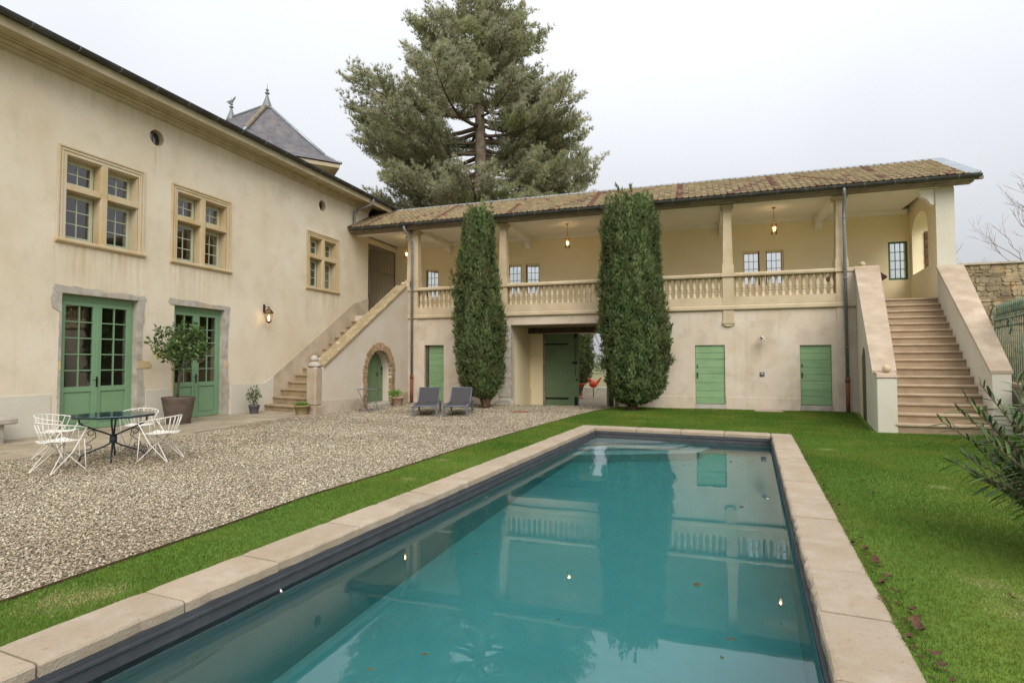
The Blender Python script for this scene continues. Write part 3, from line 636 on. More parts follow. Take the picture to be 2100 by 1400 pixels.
for wi, wv in enumerate(WINS):
    y0, y1, z0, z1, mt = wv; h = whole(wv); hy0, hy1, hz0, hz1 = h[0][0], h[1][0], h[0][1], h[2][1]
    m = MB()
    # moulded surround in three stepped planes
    for e0, e1, pr in ((.0, .05, .035), (.05, .085, .012), (.085, .12, .028)):
        o_ = [y0+e0, y1-e0, z0+.10, z1-e0]; i_ = [y0+e1, y1-e1, z1-e1]
        m.box(XW, XW+pr, o_[0], i_[0], o_[2], i_[2]); m.box(XW, XW+pr, i_[1], o_[1], o_[2], i_[2]); m.box(XW, XW+pr, o_[0], o_[1], i_[2], o_[3])
    m.box(XW-.02, XW+.010, y0+.12, hy0, z0+.10, z1-.12); m.box(XW-.02, XW+.010, hy1, y1-.12, z0+.10, z1-.12); m.box(XW-.02, XW+.010, hy0, hy1, hz1, z1-.12)
    sr = m.build('window', mt, house, .006)
    m = MB(); md = (hy0+hy1)/2; zt = hz0+(hz1-hz0)*.62
    # stone lining of the reveal, mullion and transom
    m.box(XW-.26, XW-.021, hy0-.001, hy0+.022, hz0, hz1); m.box(XW-.26, XW-.021, hy1-.022, hy1+.001, hz0, hz1); m.box(XW-.26, XW-.021, hy0+.022, hy1-.022, hz1-.022, hz1+.001)
    m.build('reveal', mt, sr)
    m = MB(); P = [(XW+.012, md-.07), (XW-.03, md-.085), (XW-.24, md-.085), (XW-.24, md+.085), (XW-.03, md+.085), (XW+.012, md+.07)]
    m.prism(P, hz0, hz1, 'z'); m.build('mullion', 'ochre', sr, .006)
    for (b0, b1) in ((hy0, md-.086), (md+.086, hy1)):
        MB().prism([(XW+.014, zt-.065), (XW-.03, zt-.08), (XW-.24, zt-.08), (XW-.24, zt+.07), (XW+.014, zt+.07)], b0, b1, 'y').build('transom', 'ochre', sr, .006)
    MB().prism([(XW-.26, z0+.10), (XW-.26, z0+.02), (XW+.0, z0-.02), (XW+.05, z0+.0), (XW+.075, z0+.03), (XW+.075, z0+.085), (XW+.05, z0+.10)], y0-.02, y1+.04, 'y').build('sill', 'ochre', sr, .008)
    for (b0, b1, nc) in ((hy0+.024, md-.087, 2), (md+.087, hy1-.024, 2)):
        for (c0, c1, nr) in ((hz0+.02, zt-.082, 3), (zt+.072, hz1-.024, 2)):
            m = MB(); m.box(XW-.30, XW-.245, b0, b0+.04, c0, c1); m.box(XW-.30, XW-.245, b1-.04, b1, c0, c1); m.box(XW-.30, XW-.245, b0+.04, b1-.04, c0, c0+.035); m.box(XW-.30, XW-.245, b0+.04, b1-.04, c1-.05, c1)
            pl = []; sash(m, XW-.235, b0+.042, b1-.042, c0+.037, c1-.052, nc, nr, sashlist=pl, fr=.05)
            m.build('sash', 'sash', sr, .003)
            for p in pl: pane(sr, *p)
for (cy_, cz_, cr_) in OC:
    m = MB(); A = arc(cy_, cz_, cr_-.001, 0, 360, 28); B = arc(cy_, cz_, cr_-.012, 0, 360, 28)
    m.add([(XW-.001, *p) for p in A[:-1]]+[(XW-.165, *p) for p in A[:-1]], [(i, (i+1) % 28, 28+(i+1) % 28, 28+i) for i in range(28)])
    o = m.build('oculus', 'render_grey', house)
    MB().prism(arc(cy_, cz_, cr_-.002, 0, 345, 23), XW-.165, XW-.155, 'x').build('oculus_glass', 'glass', o)
    mm = MB(); A = arc(cy_, cz_, cr_-.004, 0, 360, 28)[:-1]; mm.add([(XW-.17, *p) for p in A]+[(XW-.55, *p) for p in A], [(i, (i+1) % 28, 28+(i+1) % 28, 28+i) for i in range(28)]); mm.build('shade_sleeve', 'floor_and_shade', o)  # added dark lining over the pale wall reveal, painting shade behind the glass
    MB().box(XW-.153, XW-.14, cy_-.008, cy_+.008, cz_-cr_, cz_+cr_).build('glazing_bar', 'timber', o)
# drip stain wire under oculus is only a hairline crack: left to the plaster
# downpipe of the house
m = MB(); m.tube([(XW+.74, 20.15, 8.33), (XW+.74, 20.15, 8.22), (XW+.66, 20.1, 8.08), (XW+.2, 19.85, 7.86), (XW+.10, 19.80, 7.72), (XW+.09, 19.80, 7.5), (XW+.09, 19.80, 6.98), (XW+.10, 19.78, 6.90)], .052, 12); m.build('downpipe', 'zinc', house)

# ------------------------------------------------------------------ left stone stair
sl = thing('stone_staircase', 'old grey stone staircase against the cream house wall with mossy sloping parapet and arched door', 'staircase', (-11.5, 17, 0))
NS = 15; rise = 3.5/NS
for k in range(NS):
    t = k/(NS-1); yl = 15.02-.06+(20.15-14.96)*t; yr = 14.30+(19.95-14.30)*t; z1 = rise*(k+1); back = .42
    xr = -11.29 if k > 0 else -10.98
    b = lambda z, e, dz: [(XW+.013, yl-e, z), (xr, yr-e, z), (xr, yr+back, z), (XW+.013, yl+back, z)]
    o = MB().hexa(b(z1-rise-.02, 0, 0), b(z1-.065, 0, 0)).build('riser', 'step_old', sl)
    m = MB().hexa(b(z1-.063, .035, 0), b(z1, .035, 0)); m.build('step', 'step_old', sl, .014, 2)
YA, YB, XP0, XP1 = 14.55, 20.0, -11.28, -10.9
ztop = lambda y: 1.43+(y-14.63)*.606
ay0, ay1, asp = 17.04, 18.68, 1.20; ar = (ay1-ay0)/2; acy = (ay0+ay1)/2
hole = [(ay0, -.25), (ay1, -.25)]+arc(acy, asp, ar, 0, 180, 16)
MB().slab([(YA, -.4), (YB, -.4), (YB, ztop(YB)), (YA, ztop(YA))], [hole], XP0, XP1, 'x').build('parapet_wall', 'stair_wall', sl)
MB().slab([(YA, -.4), (ay0-.32, -.4), (ay0-.32, .36), (YA, .42)], [], XP1, XP1+.014, 'x').build('plinth', 'render_grey', sl)
MB().slab([(ay1+.32, -.4), (YB-.03, -.4), (YB-.03, .42), (ay1+.32, .40)], [], XP1, XP1+.014, 'x').build('plinth', 'render_grey', sl)
# sloped coping in slabs
n = 6
for i in range(n):
    a0 = 14.62+(19.75-14.62)*i/n+.006; a1 = 14.62+(19.75-14.62)*(i+1)/n-.006
    MB().hexa([(XP0-.05, a0, ztop(a0)+.0), (XP1+.05, a0, ztop(a0)), (XP1+.05, a1, ztop(a1)), (XP0-.05, a1, ztop(a1))],
              [(XP0-.05, a0, ztop(a0)+.11), (XP1+.05, a0, ztop(a0)+.10), (XP1+.05, a1, ztop(a1)+.10), (XP0-.05, a1, ztop(a1)+.11)]).build('coping_stone', 'coping_old', sl, .015, 2)
m = MB(); m.box(-11.27, -10.87, 14.22, 14.60, -.3, .28); m.build('post_base', 'stone_pink', sl, .02, 2)
m = MB(); m.box(-11.24, -10.89, 14.25, 14.58, .283, 1.45); m.build('post', 'stone_pink', sl, .05, 3)
m = MB(); m.lathe([(.19, 0), (.195, .04), (.17, .10), (.10, .15), (.08, .165)], -11.065, 14.415, 1.452, 16); m.build('post_cap', 'stone_grey', sl)
m = MB(); m.lathe([(.085, 0), (.115, .03), (.12, .08), (.10, .13), (.06, .17), (.01, .185)], -11.065, 14.415, 1.62, 14); m.build('finial', 'stone_grey', sl)
MB().ball((-11.08, 19.86, 4.68), .095, 16, 10).build('ball_finial', 'stone_balu', sl)
# arch stones
na = 15
for i in range(na):
    t0, t1 = R(180*i/na+.8), R(180*(i+1)/na-.8); r0 = ar-.005+random.uniform(-.015, .01); r1 = ar+.27+random.uniform(-.03, .02)
    P = [(acy+r0*math.cos(t0), asp+r0*math.sin(t0)), (acy+r1*math.cos(t0), asp+r1*math.sin(t0)), (acy+r1*math.cos((t0+t1)/2)*1.0, asp+r1*math.sin((t0+t1)/2)+.01), (acy+r1*math.cos(t1), asp+r1*math.sin(t1)), (acy+r0*math.cos(t1), asp+r0*math.sin(t1))]
    MB().prism(P, XP1-.12, XP1+.02+random.uniform(-.008, .012), 'x').build('arch_stone', 'arch', sl, .012, 2)
for s in (0, 1):
    z = -.1
    while z < asp-.02:
        hh = random.choice((.16, .22, .3)); z1 = min(asp-.008, z+hh); wv = .25+random.uniform(-.05, .04)
        if asp-z1 < .08: z1 = asp-.008
        P = [(ay0+.004-wv, z), (ay0+.004, z), (ay0+.004+random.uniform(-.012, .012), z1-.008), (ay0-wv+random.uniform(-.02, .02), z1-.008)] if s == 0 else [(ay1-.004, z), (ay1+wv-.04, z), (ay1+wv-.04+random.uniform(-.02, .02), z1-.008), (ay1-.004+random.uniform(-.012, .012), z1-.008)]
        MB().prism(P, XP1-.12, XP1+.02+random.uniform(-.008, .012), 'x').build('arch_stone', 'arch', sl, .012, 2); z = z1
MB().box(-11.75, XP0-.001, ay0-.1, ay1+.9, -.1, .16).build('door_sill', 'stone_grey', sl)
MB().box(XP0, XP1+.22, ay0+.03, ay1-.02, -.1, .12).build('door_step', 'stone_grey', sl, .015)
D = None; m = MB(); m.box(XP0-.06, XP0-.004, ay0-.1, ay1+.1, .165, 2.1); D = m.build('arched_door', 'green_gate', sl)
for k in range(7): MB().box(XP0-.003, XP0+.010, ay0+.02+k*.232, ay0+.244+k*.232, .17, 2.02 if 0 < k < 6 else 1.5).build('board', 'green_gate', D, .003)
m = MB(); m.box(XP0+.011, XP0+.03, ay1-.14, ay1-.06, 1.28, 1.42); m.box(XP0+.011, XP0+.02, ay1-.13, ay1-.07, 1.14, 1.2); m.build('lock', 'iron', D)
m = MB(); m.tube([(XP0+.02, 18.28+.06*math.cos(t*.6283), 1.14+.06*math.sin(t*.6283)) for t in range(10)], .009, 6, closed=True); m.build('ring_handle', 'iron', D)
MB().box(XW+.014, XP0-.001, 15.4, 19.9, -.3, .1).build('footing', 'render_grey', sl)
MB().box(-11.29, -10.99, 20.001, 20.4, 3.1, 3.28).build('landing_edge', 'step_old', sl)

# ------------------------------------------------------------------ loggia building
YF = 20.0; YB2 = 23.42
lg = thing('loggia_building', 'two storey cream gallery building with balustraded loggia, green doors and mossy tiled roof', 'building', (-3, YF, 0))
# ground floor front wall
GH = [rect(-10.20, -9.37, -.05, 2.25), rect(-6.62, -2.60, -.39, 2.97), rect(-1.45, -.88, 1.5, 2.72), rect(-.06, .88, .17, 2.14), rect(3.13, 4.03, .19, 2.11)]
MB().slab(rect(XW+.001, 7.0, -.4, 3.28), GH, YF, YF+.45, 'y').build('front_wall', 'plaster_low', lg)
m = MB()
for a0, a1 in ((-10.48, -10.22), (-9.35, -7.12), (-2.58, -.08), (.90, 3.11), (4.5, 4.75)): MB().box(a0, a1, YF-.018, YF, -.4, .42).build('plinth', 'plaster_low', lg, .006)
MB().box(-10.9, -10.5, YF-.05, YF, -.4, .44).build('plinth', 'plaster_low', lg, .006)
MB().box(-10.99, -10.5, YF-.03, YF, .44, 3.28).build('pilaster', 'plaster_low', lg, .004); MB().box(4.19, 4.47, YF-.03, YF, -.3, 3.28).build('pilaster', 'plaster_low', lg, .004)
# grey quoins by the gateway
z = -.1
k = 0
while z < 2.9:
    h_ = min(random.uniform(.26, .4), 2.96-z); wv = .44+.06*(k % 2)
    MB().prism(jag(-6.63-wv+.04, -6.615, z+.006, z+h_-.004, .008, 4), YF-.03-.008*(k % 2), YF+.20, 'y').build('quoin', 'stone_grey', lg, .012); z += h_; k += 1
MB().prism([(-7.2, -.2), (-6.45, -.2), (-6.5, .10), (-6.62, .22), (-7.05, .20), (-7.22, .06)], YF-.16, YF+.1, 'y').build('quoin', 'stone_grey', lg, .04)
# passage
m = MB(); m.slab([(20.45, -.4), (22.6, -.4), (22.6, 3.28), (20.45, 3.28)], [], -6.9, -6.62, 'x'); m.build('passage_wall', 'plaster_in', lg); m = MB(); m.slab([(20.45, -.4), (22.6, -.4), (22.6, 3.28), (20.45, 3.28)], [], -2.6, -2.3, 'x'); m.build('passage_wall', 'plaster_in', lg)
MB().box(-6.62, -2.6, YF-.0+.02, 22.6, 2.975, 3.05).build('lintel_board', 'timber', lg)
MB().box(-6.62, -2.6, 22.3, 22.6, 2.76, 2.974).build('gate_lintel', 'timber_dark', lg)
MB().slab(rect(XW+.5, 7.7, -.4, 3.28), [rect(-5.99, -3.13, -.39, 2.78)], 22.6, 23.85, 'y').build('rear_wall', 'plaster_in', lg)
m = MB(); m.box(-6.62, -6.58, 22.57, 22.599, -.4, .5); m.build('passage_plinth', 'plaster_low', lg)
MB().box(-6.06, -5.96, 22.54, 22.598, -.3, 2.75).build('gate_post', 'timber', lg, .006)
def gate_leaf(x0, x1, y, z0, z1, hinge, loc_rot=None):
    m = MB(); m.box(x0, x1, y+.02, y+.06, z0, z1); g = m.build('gate_leaf', 'green_gate', lg)
    n = 12; hh = (z1-z0)/n
    for i in range(n): MB().box(x0, x1, y-.002*(i % 2), y+.0195, z0+i*hh+.0035, z0+(i+1)*hh-.0035).build('board', 'green_gate', g)
    return g
gl = gate_leaf(-5.945, -4.56, 22.53, -.19, 2.74, 0)
m = MB(); m.box(-5.95, -4.98, 22.505, 22.527, 2.28, 2.345); m.build('strap_hinge', 'iron', gl)
m = MB(); m.box(-5.95, -4.98, 22.505, 22.527, .07, .135); m.build('strap_hinge', 'iron', gl)
m = MB(); m.box(-4.74, -4.60, 22.50, 22.527, -.19, .17); m.build('foot_plate', 'iron', gl, .004)
m = MB(); m.box(-4.74, -4.62, 22.50, 22.527, 2.56, 2.74); m.prism([(-4.86, 1.55), (-4.78, 1.60), (-4.62, 1.60), (-4.62, 1.50), (-4.78, 1.50)], 22.5, 22.527, 'y'); m.build('latch', 'iron', gl)
m = MB(); m.tube([(-4.69, 22.49, 2.6), (-4.69, 22.49, 1.12)], .008, 6); m.tube([(-4.69+.03*math.cos(t*.785), 22.49, 1.08+.03*math.sin(t*.785)) for t in range(8)], .006, 5, closed=True); m.box(-4.66, -4.60, 22.50, 22.527, .82, .9); m.build('bolt_rod', 'iron', gl)
m = MB(); m.box(-3.22, -3.16, 21.2, 22.58, -.16, 2.74); gr = m.build('gate_leaf', 'green_gate', lg)
for k in range(12): MB().box(-3.235, -3.221, 21.2, 22.58, -.16+k*.2417+.003, -.16+(k+1)*.2417-.003).build('board', 'green_gate', gr)
# plank doors
def plank_door(x0, x1, z0, z1, y, hside, thr=True):
    d = MB().box(x0+.001, x1-.001, y+.03, y+.06, z0, z1-.001).build('door', 'green_board', lg)
    n = 8; hs = [random.uniform(.8, 1.2) for _ in range(n)]; s = sum(hs); z = z0+.004
    for i in range(n):
        dz = (z1-z0-.012)*hs[i]/s; MB().box(x0+.012, x1-.012, y-.002*random.random(), y+.0298, z+.003, z+dz-.003).build('board', 'green_board', d, .004); z += dz
    hx = x0+.06 if hside < 0 else x1-.06
    m = MB(); m.box(hx-.018, hx+.018, y-.012, y-.002, z0+.86, z0+1.05); m.tube([(hx, y-.012, z0+.96), (hx, y-.05, z0+.96), (hx+(.05 if hside < 0 else -.05), y-.05, z0+.955)], .008, 6); m.build('door_handle', 'iron', d)
    m = MB(); m.box(hx-.012, hx+.016, y-.012, y-.002, z0+1.2, z0+1.32); m.build('lock', 'iron', d)
    if thr: MB().box(x0-.02, x1+.02, YF-.03, YF+.2, z0-.17, z0-.002).build('threshold', 'stone_grey', lg, .008)
plank_door(-10.09, -9.37, -.02, 2.25, YF+.16, 1)
MB().box(-10.2, -10.092, YF+.12, YF+.3, -.02, 2.25).build('door_jamb', 'timber_dark', lg)
plank_door(-.06, .88, .172, 2.14, YF+.05, -1); plank_door(3.13, 4.03, .192, 2.11, YF+.07, -1)
s_ = MB().box(-1.45, -.88, YF+.02, YF+.06, 1.5, 2.72).build('shutter', 'green_dark', lg)
# first floor slab, ceiling
MB().box(XW+.001, 7.0, YF+.001, 22.599, 3.282, 3.5).build('floor_slab', 'coping_pale', lg)
MB().box(XW+.001, 7.2, 22.601, YB2, 3.282, 3.5).build('floor_slab', 'coping_pale', lg)
MB().box(XW+.001, 7.0, YF+.05, YB2, 7.0, 7.06).build('ceiling', 'plaster_white', lg)
# rear upper wall with windows
BW = [rect(-12.78, -11.24, 4.50, 5.86), rect(-7.92, -6.42, 4.50, 5.86), rect(1.71, 3.18, 4.50, 5.84), rect(6.60, 7.20, 4.50, 5.88)]
MB().slab(rect(XW-4, 7.74, 3.281, 7.3), BW, YB2, YB2+.43, 'y').build('rear_wall', 'plaster_in', lg)
for k, b in enumerate(BW):
    x0, x1, z0, z1 = b[0][0], b[1][0], b[0][1], b[2][1]; y = YB2+.13
    if k < 3:
        MB().box((x0+x1)/2-.115, (x0+x1)/2+.115, YB2+.03, YB2+.30, z0, z1).build('window_post', 'plaster_in', lg, .01)
        for (a0, a1, s) in ((x0+.06, (x0+x1)/2-.13, 1), ((x0+x1)/2+.13, x1-.06, -1)):
            m = MB(); pl = []; sash(m, y, a0, a1, z0+.03, z1-.06, 3, 4, fr=.03, bar=.022, d=.04, axis='y', sashlist=pl)
            W = m.build('window', 'sash_cream', lg, .002)
            for (px_, p0, p1, q0, q1, ax) in pl: pane(W, px_, p0, p1, q0, q1, 'y')
            bx_ = a1+.0 if s > 0 else a0-.0
            m = MB(); m.tube([(bx_, y-.03, z0-.08), (bx_, y-.03, z1-.02)], .012, 6); m.box(bx_-.02, bx_+.02, y-.045, y-.012, z0+.2, z0+.28); m.box(bx_-.02, bx_+.02, y-.045, y-.012, z0-.1, z0-.02); m.build('shutter_bolt', 'iron', W)
            m = MB(); m.box(a0-.055, a0-.002, y-.02, y+.05, z0, z1); m.box(a1+.002, a1+.055, y-.02, y+.05, z0, z1); m.box(a0-.002, a1+.002, y-.02, y+.05, z1-.058, z1); m.build('frame', 'plaster_in', W)
    else:
        m = MB(); pl = []; sash(m, YB2+.02, x0, x1, z0, z1, 3, 4, fr=.065, bar=.024, d=.05, axis='y', sashlist=pl)
        W = m.build('window', 'green_dark', lg, .003)
        for (px_, p0, p1, q0, q1, ax) in pl: pane(W, px_, p0, p1, q0, q1, 'y')
# skewed end wall with arched opening (slanting plan), front pillar
def endx(y): return 6.90+(y-20)*.108
hole = [(20.95, 4.60), (23.05, 4.60)]+[(22.0+1.05*math.cos(R(a)), 6.0+.55*math.sin(R(a))) for a in range(0, 181, 12)]
m = MB(); m.slab([(20.0, 3.0), (YB2+.43, 3.0), (YB2+.43, 7.1), (20.0, 7.1)], [hole], 0, .47, 'x')
m.v = [(x+endx(y), y, z) for x, y, z in m.v]; m.build('end_wall', 'plaster_in', lg)
m = MB(); m.slab([(20.0, -.4), (YB2+.43, -.4), (YB2+.43, 2.999), (20.0, 2.999)], [], 0, .47, 'x'); m.v = [(x+endx(y), y, z) for x, y, z in m.v]; m.build('end_wall', 'plaster_low', lg)
MB().box(6.895, 7.375, YF-.02, YF-.001, 3.0, 6.79).build('end_pillar', 'plinth', lg, .004)
for k in range(5):
    MB().prism([(23.0, 4.62+k*.3), (23.06, 4.62+k*.3), (23.06, 4.90+k*.3), (22.98+random.uniform(-.02, .02), 4.90+k*.3)], endx(23)+.36, endx(23)+.50, 'x').build('quoin', 'brown_stone', lg, .01)
# cove at the back, lintel beam, eave plate, ceiling beams with corbels
MB().prism([(YB2, 6.86), (YB2-.03, 6.86), (YB2-.05, 6.9), (YB2-.12, 6.95), (YB2-.15, 6.999), (YB2, 6.999)], XW+.5, 7.2, 'x').build('cove', 'plaster_white', lg)
MB().box(XW+.001, 7.0, YF-.02, YF+.33, 6.82, 6.999).build('lintel_beam', 'plaster_white', lg, .006)
MB().box(XW+.03, 7.75, 19.66, YF-.022, 6.83, 6.91).build('eave_plate', 'timber', lg, .006)
MB().box(XW+.03, 7.95, 19.56, 19.658, 6.87, 6.97).build('eave_board', 'timber', lg, .004)
MB().box(7.0, 7.6, YF-.0, 23.8, 7.1, 7.18).build('gable_plate', 'timber', lg)
for x in (-10.70, -6.93, -2.96, 1.0, 4.36):
    MB().box(x-.13, x+.13, YF+.331, YB2, 6.80, 6.999).build('ceiling_beam', 'plaster_white', lg, .006)
    MB().prism([(YB2, 6.50), (YB2-.10, 6.52), (YB2-.16, 6.62), (YB2-.28, 6.68), (YB2-.30, 6.799), (YB2, 6.799)], x-.12, x+.12, 'x').build('corbel', 'plaster_white', lg)
MB().prism([(6.9, 6.3), (6.8, 6.35), (6.72, 6.5), (6.55, 6.62), (6.5, 6.8), (6.9, 6.8)], YF+.05, YF+.25, 'y').build('corbel', 'plaster_white', lg)
# pedestals, columns
def shaft(x, y):
    m = MB(); a, b = .160, .125
    m.hexa([(x-a, y-a, 4.86), (x+a, y-a, 4.86), (x+a, y+a, 4.86), (x-a, y+a, 4.86)], [(x-b, y-b, 6.60), (x+b, y-b, 6.60), (x+b, y+b, 6.60), (x-b, y+b, 6.60)])
    for s in (-1, 1):
        m.hexa([(x+s*a*.86-.018, y-a-.006, 4.92), (x+s*a*.86+.018, y-a-.006, 4.92), (x+s*a*.86+.018, y-a+.01, 4.92), (x+s*a*.86-.018, y-a+.01, 4.92)],
               [(x+s*b*.86-.016, y-b-.006, 6.54), (x+s*b*.86+.016, y-b-.006, 6.54), (x+s*b*.86+.016, y-b+.01, 6.54), (x+s*b*.86-.016, y-b+.01, 6.54)])
    return m
PX = [-10.74, -6.93, -2.96, 1.01, 4.33]
for i, x in enumerate(PX):
    hw = .24 if i == 0 else .175; hw = .14 if i == 4 else hw
    MB().box(x-hw, x+hw, YF-.05, YF+.33, 3.46, 4.40).build('pedestal', 'stone_balu', lg, .006)
    MB().prism([(x-hw-.04, 4.402), (x+hw+.04, 4.402), (x+hw+.05, 4.45), (x+hw+.05, 4.50), (x+hw+.02, 4.53), (x-hw-.02, 4.53), (x-hw-.05, 4.50), (x-hw-.05, 4.45)], YF-.10, YF+.36, 'y').build('pedestal_cap', 'stone_balu', lg, .006)
    xc = x+(.10 if i == 0 else .03 if i == 4 else 0); yc = YF+.13
    for dx in ((-.25, 0) if i == 0 else (0,)):
        c = shaft(xc+dx, yc+(.12 if dx else 0)).build('column', 'stone_balu', lg, .006)
        m = MB(); m.box(xc+dx-.185, xc+dx+.185, yc-.185, yc+.185, 4.531, 4.80); m.box(xc+dx-.17, xc+dx+.17, yc-.17, yc+.17, 4.80, 4.859); m.build('column_base', 'stone_balu', c, .01)
        m = MB()
        for q, (e, z0, z1) in enumerate(((.145, 6.601, 6.64), (.128, 6.64, 6.69), (.165, 6.69, 6.73), (.20, 6.73, 6.77), (.215, 6.77, 6.818))): m.box(xc+dx-e, xc+dx+e, yc-e, yc+e, z0, z1)
        m.build('capital', 'stone_balu', c, .01)
m = MB(); m.box(1.01-.17, 1.01+.17, YF-.05, YF-.001, 2.93, 3.30); m.build('bracket', 'stone_balu', lg, .006)
m = MB(); m.box(1.01-.19, 1.01+.19, YF-.09, YF-.001, 2.84, 2.93); m.prism(arc(1.01, 2.84, .17, 180, 360, 10, .09), YF-.07, YF-.001, 'y'); m.build('bracket_foot', 'stone_balu', lg, .006)
# string course, base, rail
MB().prism([(YF, 3.285), (YF-.05, 3.285), (YF-.09, 3.32), (YF-.09, 3.42), (YF-.06, 3.455), (YF, 3.455)], -11.0, 4.76, 'x').build('string_course', 'stone_balu', lg)
bal = [(.074, 0), (.074, .04), (.058, .045), (.060, .07), (.052, .12), (.040, .165), (.036, .19), (.056, .20), (.056, .215), (.044, .225), (.060, .26), (.070, .30), (.066, .35), (.052, .42), (.042, .49), (.038, .54), (.052, .55), (.052, .565), (.040, .575), (.060, .60), (.074, .61), (.074, .655)]
m = MB(); m.lathe(bal, n=10); bme = m.mesh('baluster'); bme.materials.append(M['stone_balu'])
BAYS = [(-10.50, -7.105), (-6.755, -3.135), (-2.785, .835), (1.185, 4.19)]
for a0, a1 in BAYS:
    MB().box(a0+.002, a1-.002, YF-.045, YF+.26, 3.46, 3.725).build('balustrade_base', 'stone_balu', lg, .006)
    MB().prism([(YF-.07, 4.402), (YF-.085, 4.44), (YF-.085, 4.49), (YF-.05, 4.527), (YF+.25, 4.527), (YF+.28, 4.49), (YF+.28, 4.44), (YF+.26, 4.402)], a0+.04, a1-.04, 'x').build('rail', 'stone_balu', lg, .004)
    n = round((a1-a0)/.203)
    for i in range(n): inst(bme, 'baluster', lg, (a0+(a1-a0)*(i+.5)/n, YF+.10, 3.7255), (0, 0, random.uniform(0, .6)), (1, 1, 1.032))
MB().box(4.472, 4.75, YF-.02, YF+.3, 3.46, 4.40).build('end_panel', 'plaster_low', lg, .006)
MB().box(4.50, 5.2, YF-.06, YF+.34, 4.402, 4.53).build('rail', 'stone_balu', lg, .01)
MB().box(-11.28, -10.99, YF-.02, YF+.3, 3.46, 4.40).build('end_panel', 'plaster_low', lg, .006)
MB().box(-11.3, -11.03, YF-.06, YF+.34, 4.402, 4.53).build('rail', 'stone_balu', lg, .01)
# iron grille at the left end (arched head)
m = MB(); fr_ = [(XW-.1, 21.02, 3.5), (XW-.1, 21.02, 6.68), (XW-.1, 21.12, 6.71), (XW-.1, 23.2, 6.71), (XW-.1, 23.38, 6.62), (XW-.1, 23.38, 3.5)]
m.tube(fr_, .022, 6); m.tube([(XW-.1, 21.02, 5.62), (XW-.1, 23.38, 5.62)], .018, 6); m.tube([(XW-.1, 21.22, 3.5), (XW-.1, 21.22, 5.62)], .025, 6)
G = m.build('grille', 'grey_iron', lg)
mb_ = MB(); mb_.tube([(0, 0, 0), (0, 0, 1)], .008, 5); gme = mb_.mesh('bar'); gme.materials.append(M['grey_iron'])
for i in range(17):
    y = 21.13+i*.134; inst(gme, 'bar', G, (XW-.1, y, 5.62), sc=(1, 1, 1.08))
    if i > 1: inst(gme, 'bar', G, (XW-.1, y, 3.6), sc=(.8, .8, 2.0))
m = MB(); m.box(XW-4.1, XW-4, 20.98, 23.42, 3.5, 7); m.build('rear_room_wall', 'plaster_in', lg)
m = MB(); m.box(XW-4, XW-.0, 20.98, 23.42, 3.3, 3.5); m.build('rear_room_floor', 'timber_dark', lg)
m = MB(); m.box(XW-4, XW-.0, 20.98, 23.42, 6.95, 7.0); m.build('rear_room_ceiling', 'plaster_white', lg)
m = MB()
for k in range(9): m.box(XW-1.6, XW-1.56, 21.3+k*.2, 21.33+k*.2, 3.5, 4.4)
m.box(XW-1.62, XW-1.54, 21.2, 23.1, 4.4, 4.46); m.build('inner_railing', 'brown_wood', lg)
# roof
RE0, RZ0, RE1, RZ1 = 19.44, 7.02, 22.0, 8.30; XR = 7.80
MB().hexa([(XW-.2, RE0+.02, RZ0-.05), (XR, RE0+.02, RZ0-.05), (XR-.05, RE1, RZ1-.05), (XW-.4, RE1, RZ1-.05)], [(XW-.2, RE0+.02, RZ0-.02), (XR, RE0+.02, RZ0-.02), (XR-.05, RE1, RZ1-.02), (XW-.4, RE1, RZ1-.02)]).build('roof', 'timber', lg)
MB().hexa([(XW-.4, RE1, RZ1-.05), (XR, RE1, RZ1-.05), (XR, 24.5, 7.02), (XW-.4, 24.5, 7.02)], [(XW-.4, RE1, RZ1-.02), (XR, RE1, RZ1-.02), (XR, 24.5, 7.06), (XW-.4, 24.5, 7.06)]).build('roof', 'tile', lg)
MB().prism([(20.4, 7.1), (23.85, 7.1), (23.85, 7.2), (22, 8.2), (20.4, 7.42)], 7.3, 7.45, 'x').build('gable', 'plaster_low', lg)
def tile_mb():
    m = MB(); W, L = .204, .335
    P = [(-W/2, .0), (-W/2+.035, .040), (-W/2+.07, .006), (.02, .004), (W/2-.03, .010), (W/2+.004, .004)]
    n = len(P); vs = [(p[0], 0, p[1]+.020) for p in P]+[(p[0], L, p[1]+.002) for p in P]+[(p[0], 0, p[1]-.008) for p in P]
    m.add(vs, [(i, i+1, n+i+1, n+i) for i in range(n-1)]+[(i+1, i, 2*n+i, 2*n+i+1) for i in range(n-1)], False); return m
tm = tile_mb(); t1 = tm.mesh('tile'); t1.materials.append(M['tile']); t2 = tm.mesh('tile'); t2.materials.append(M['tile_red'])
pitch_ = math.atan2(RZ1-RZ0, RE1-RE0); SLN = math.hypot(RZ1-RZ0, RE1-RE0); NR = 10; dl = (SLN-.02)/NR
tiles = []
ncol = int((XR-.30-(XW-.1))/.2)
for j in range(NR):
    for i in range(ncol):
        x = XW-.02+.2*i+.1; y = RE0+math.cos(pitch_)*dl*j; z = RZ0+math.sin(pitch_)*dl*j
        p20 = i % 22; d = abs(p20-11)
        red = i % 15 == 4 or (i+j) % 30 == 0 or (i-j) % 30 == 12 or random.random() < .015
        if random.random() < .15: red = False
        dist = (x-0)**2+y**2
        tiles.append((dist-(.0 if j else 0), x+random.uniform(-.004, .004), y+random.uniform(-.008, .004), z+random.uniform(0, .005), red))
tiles.sort(key=lambda t: t[0])
for t in tiles[:290]: inst(t2 if t[4] else t1, 'tile', lg, t[1:4], (pitch_+random.uniform(-.02, .02), 0, random.uniform(-.02, .02)), (1, 1.03, 1))
base = np.array(tm.v); fcs = []
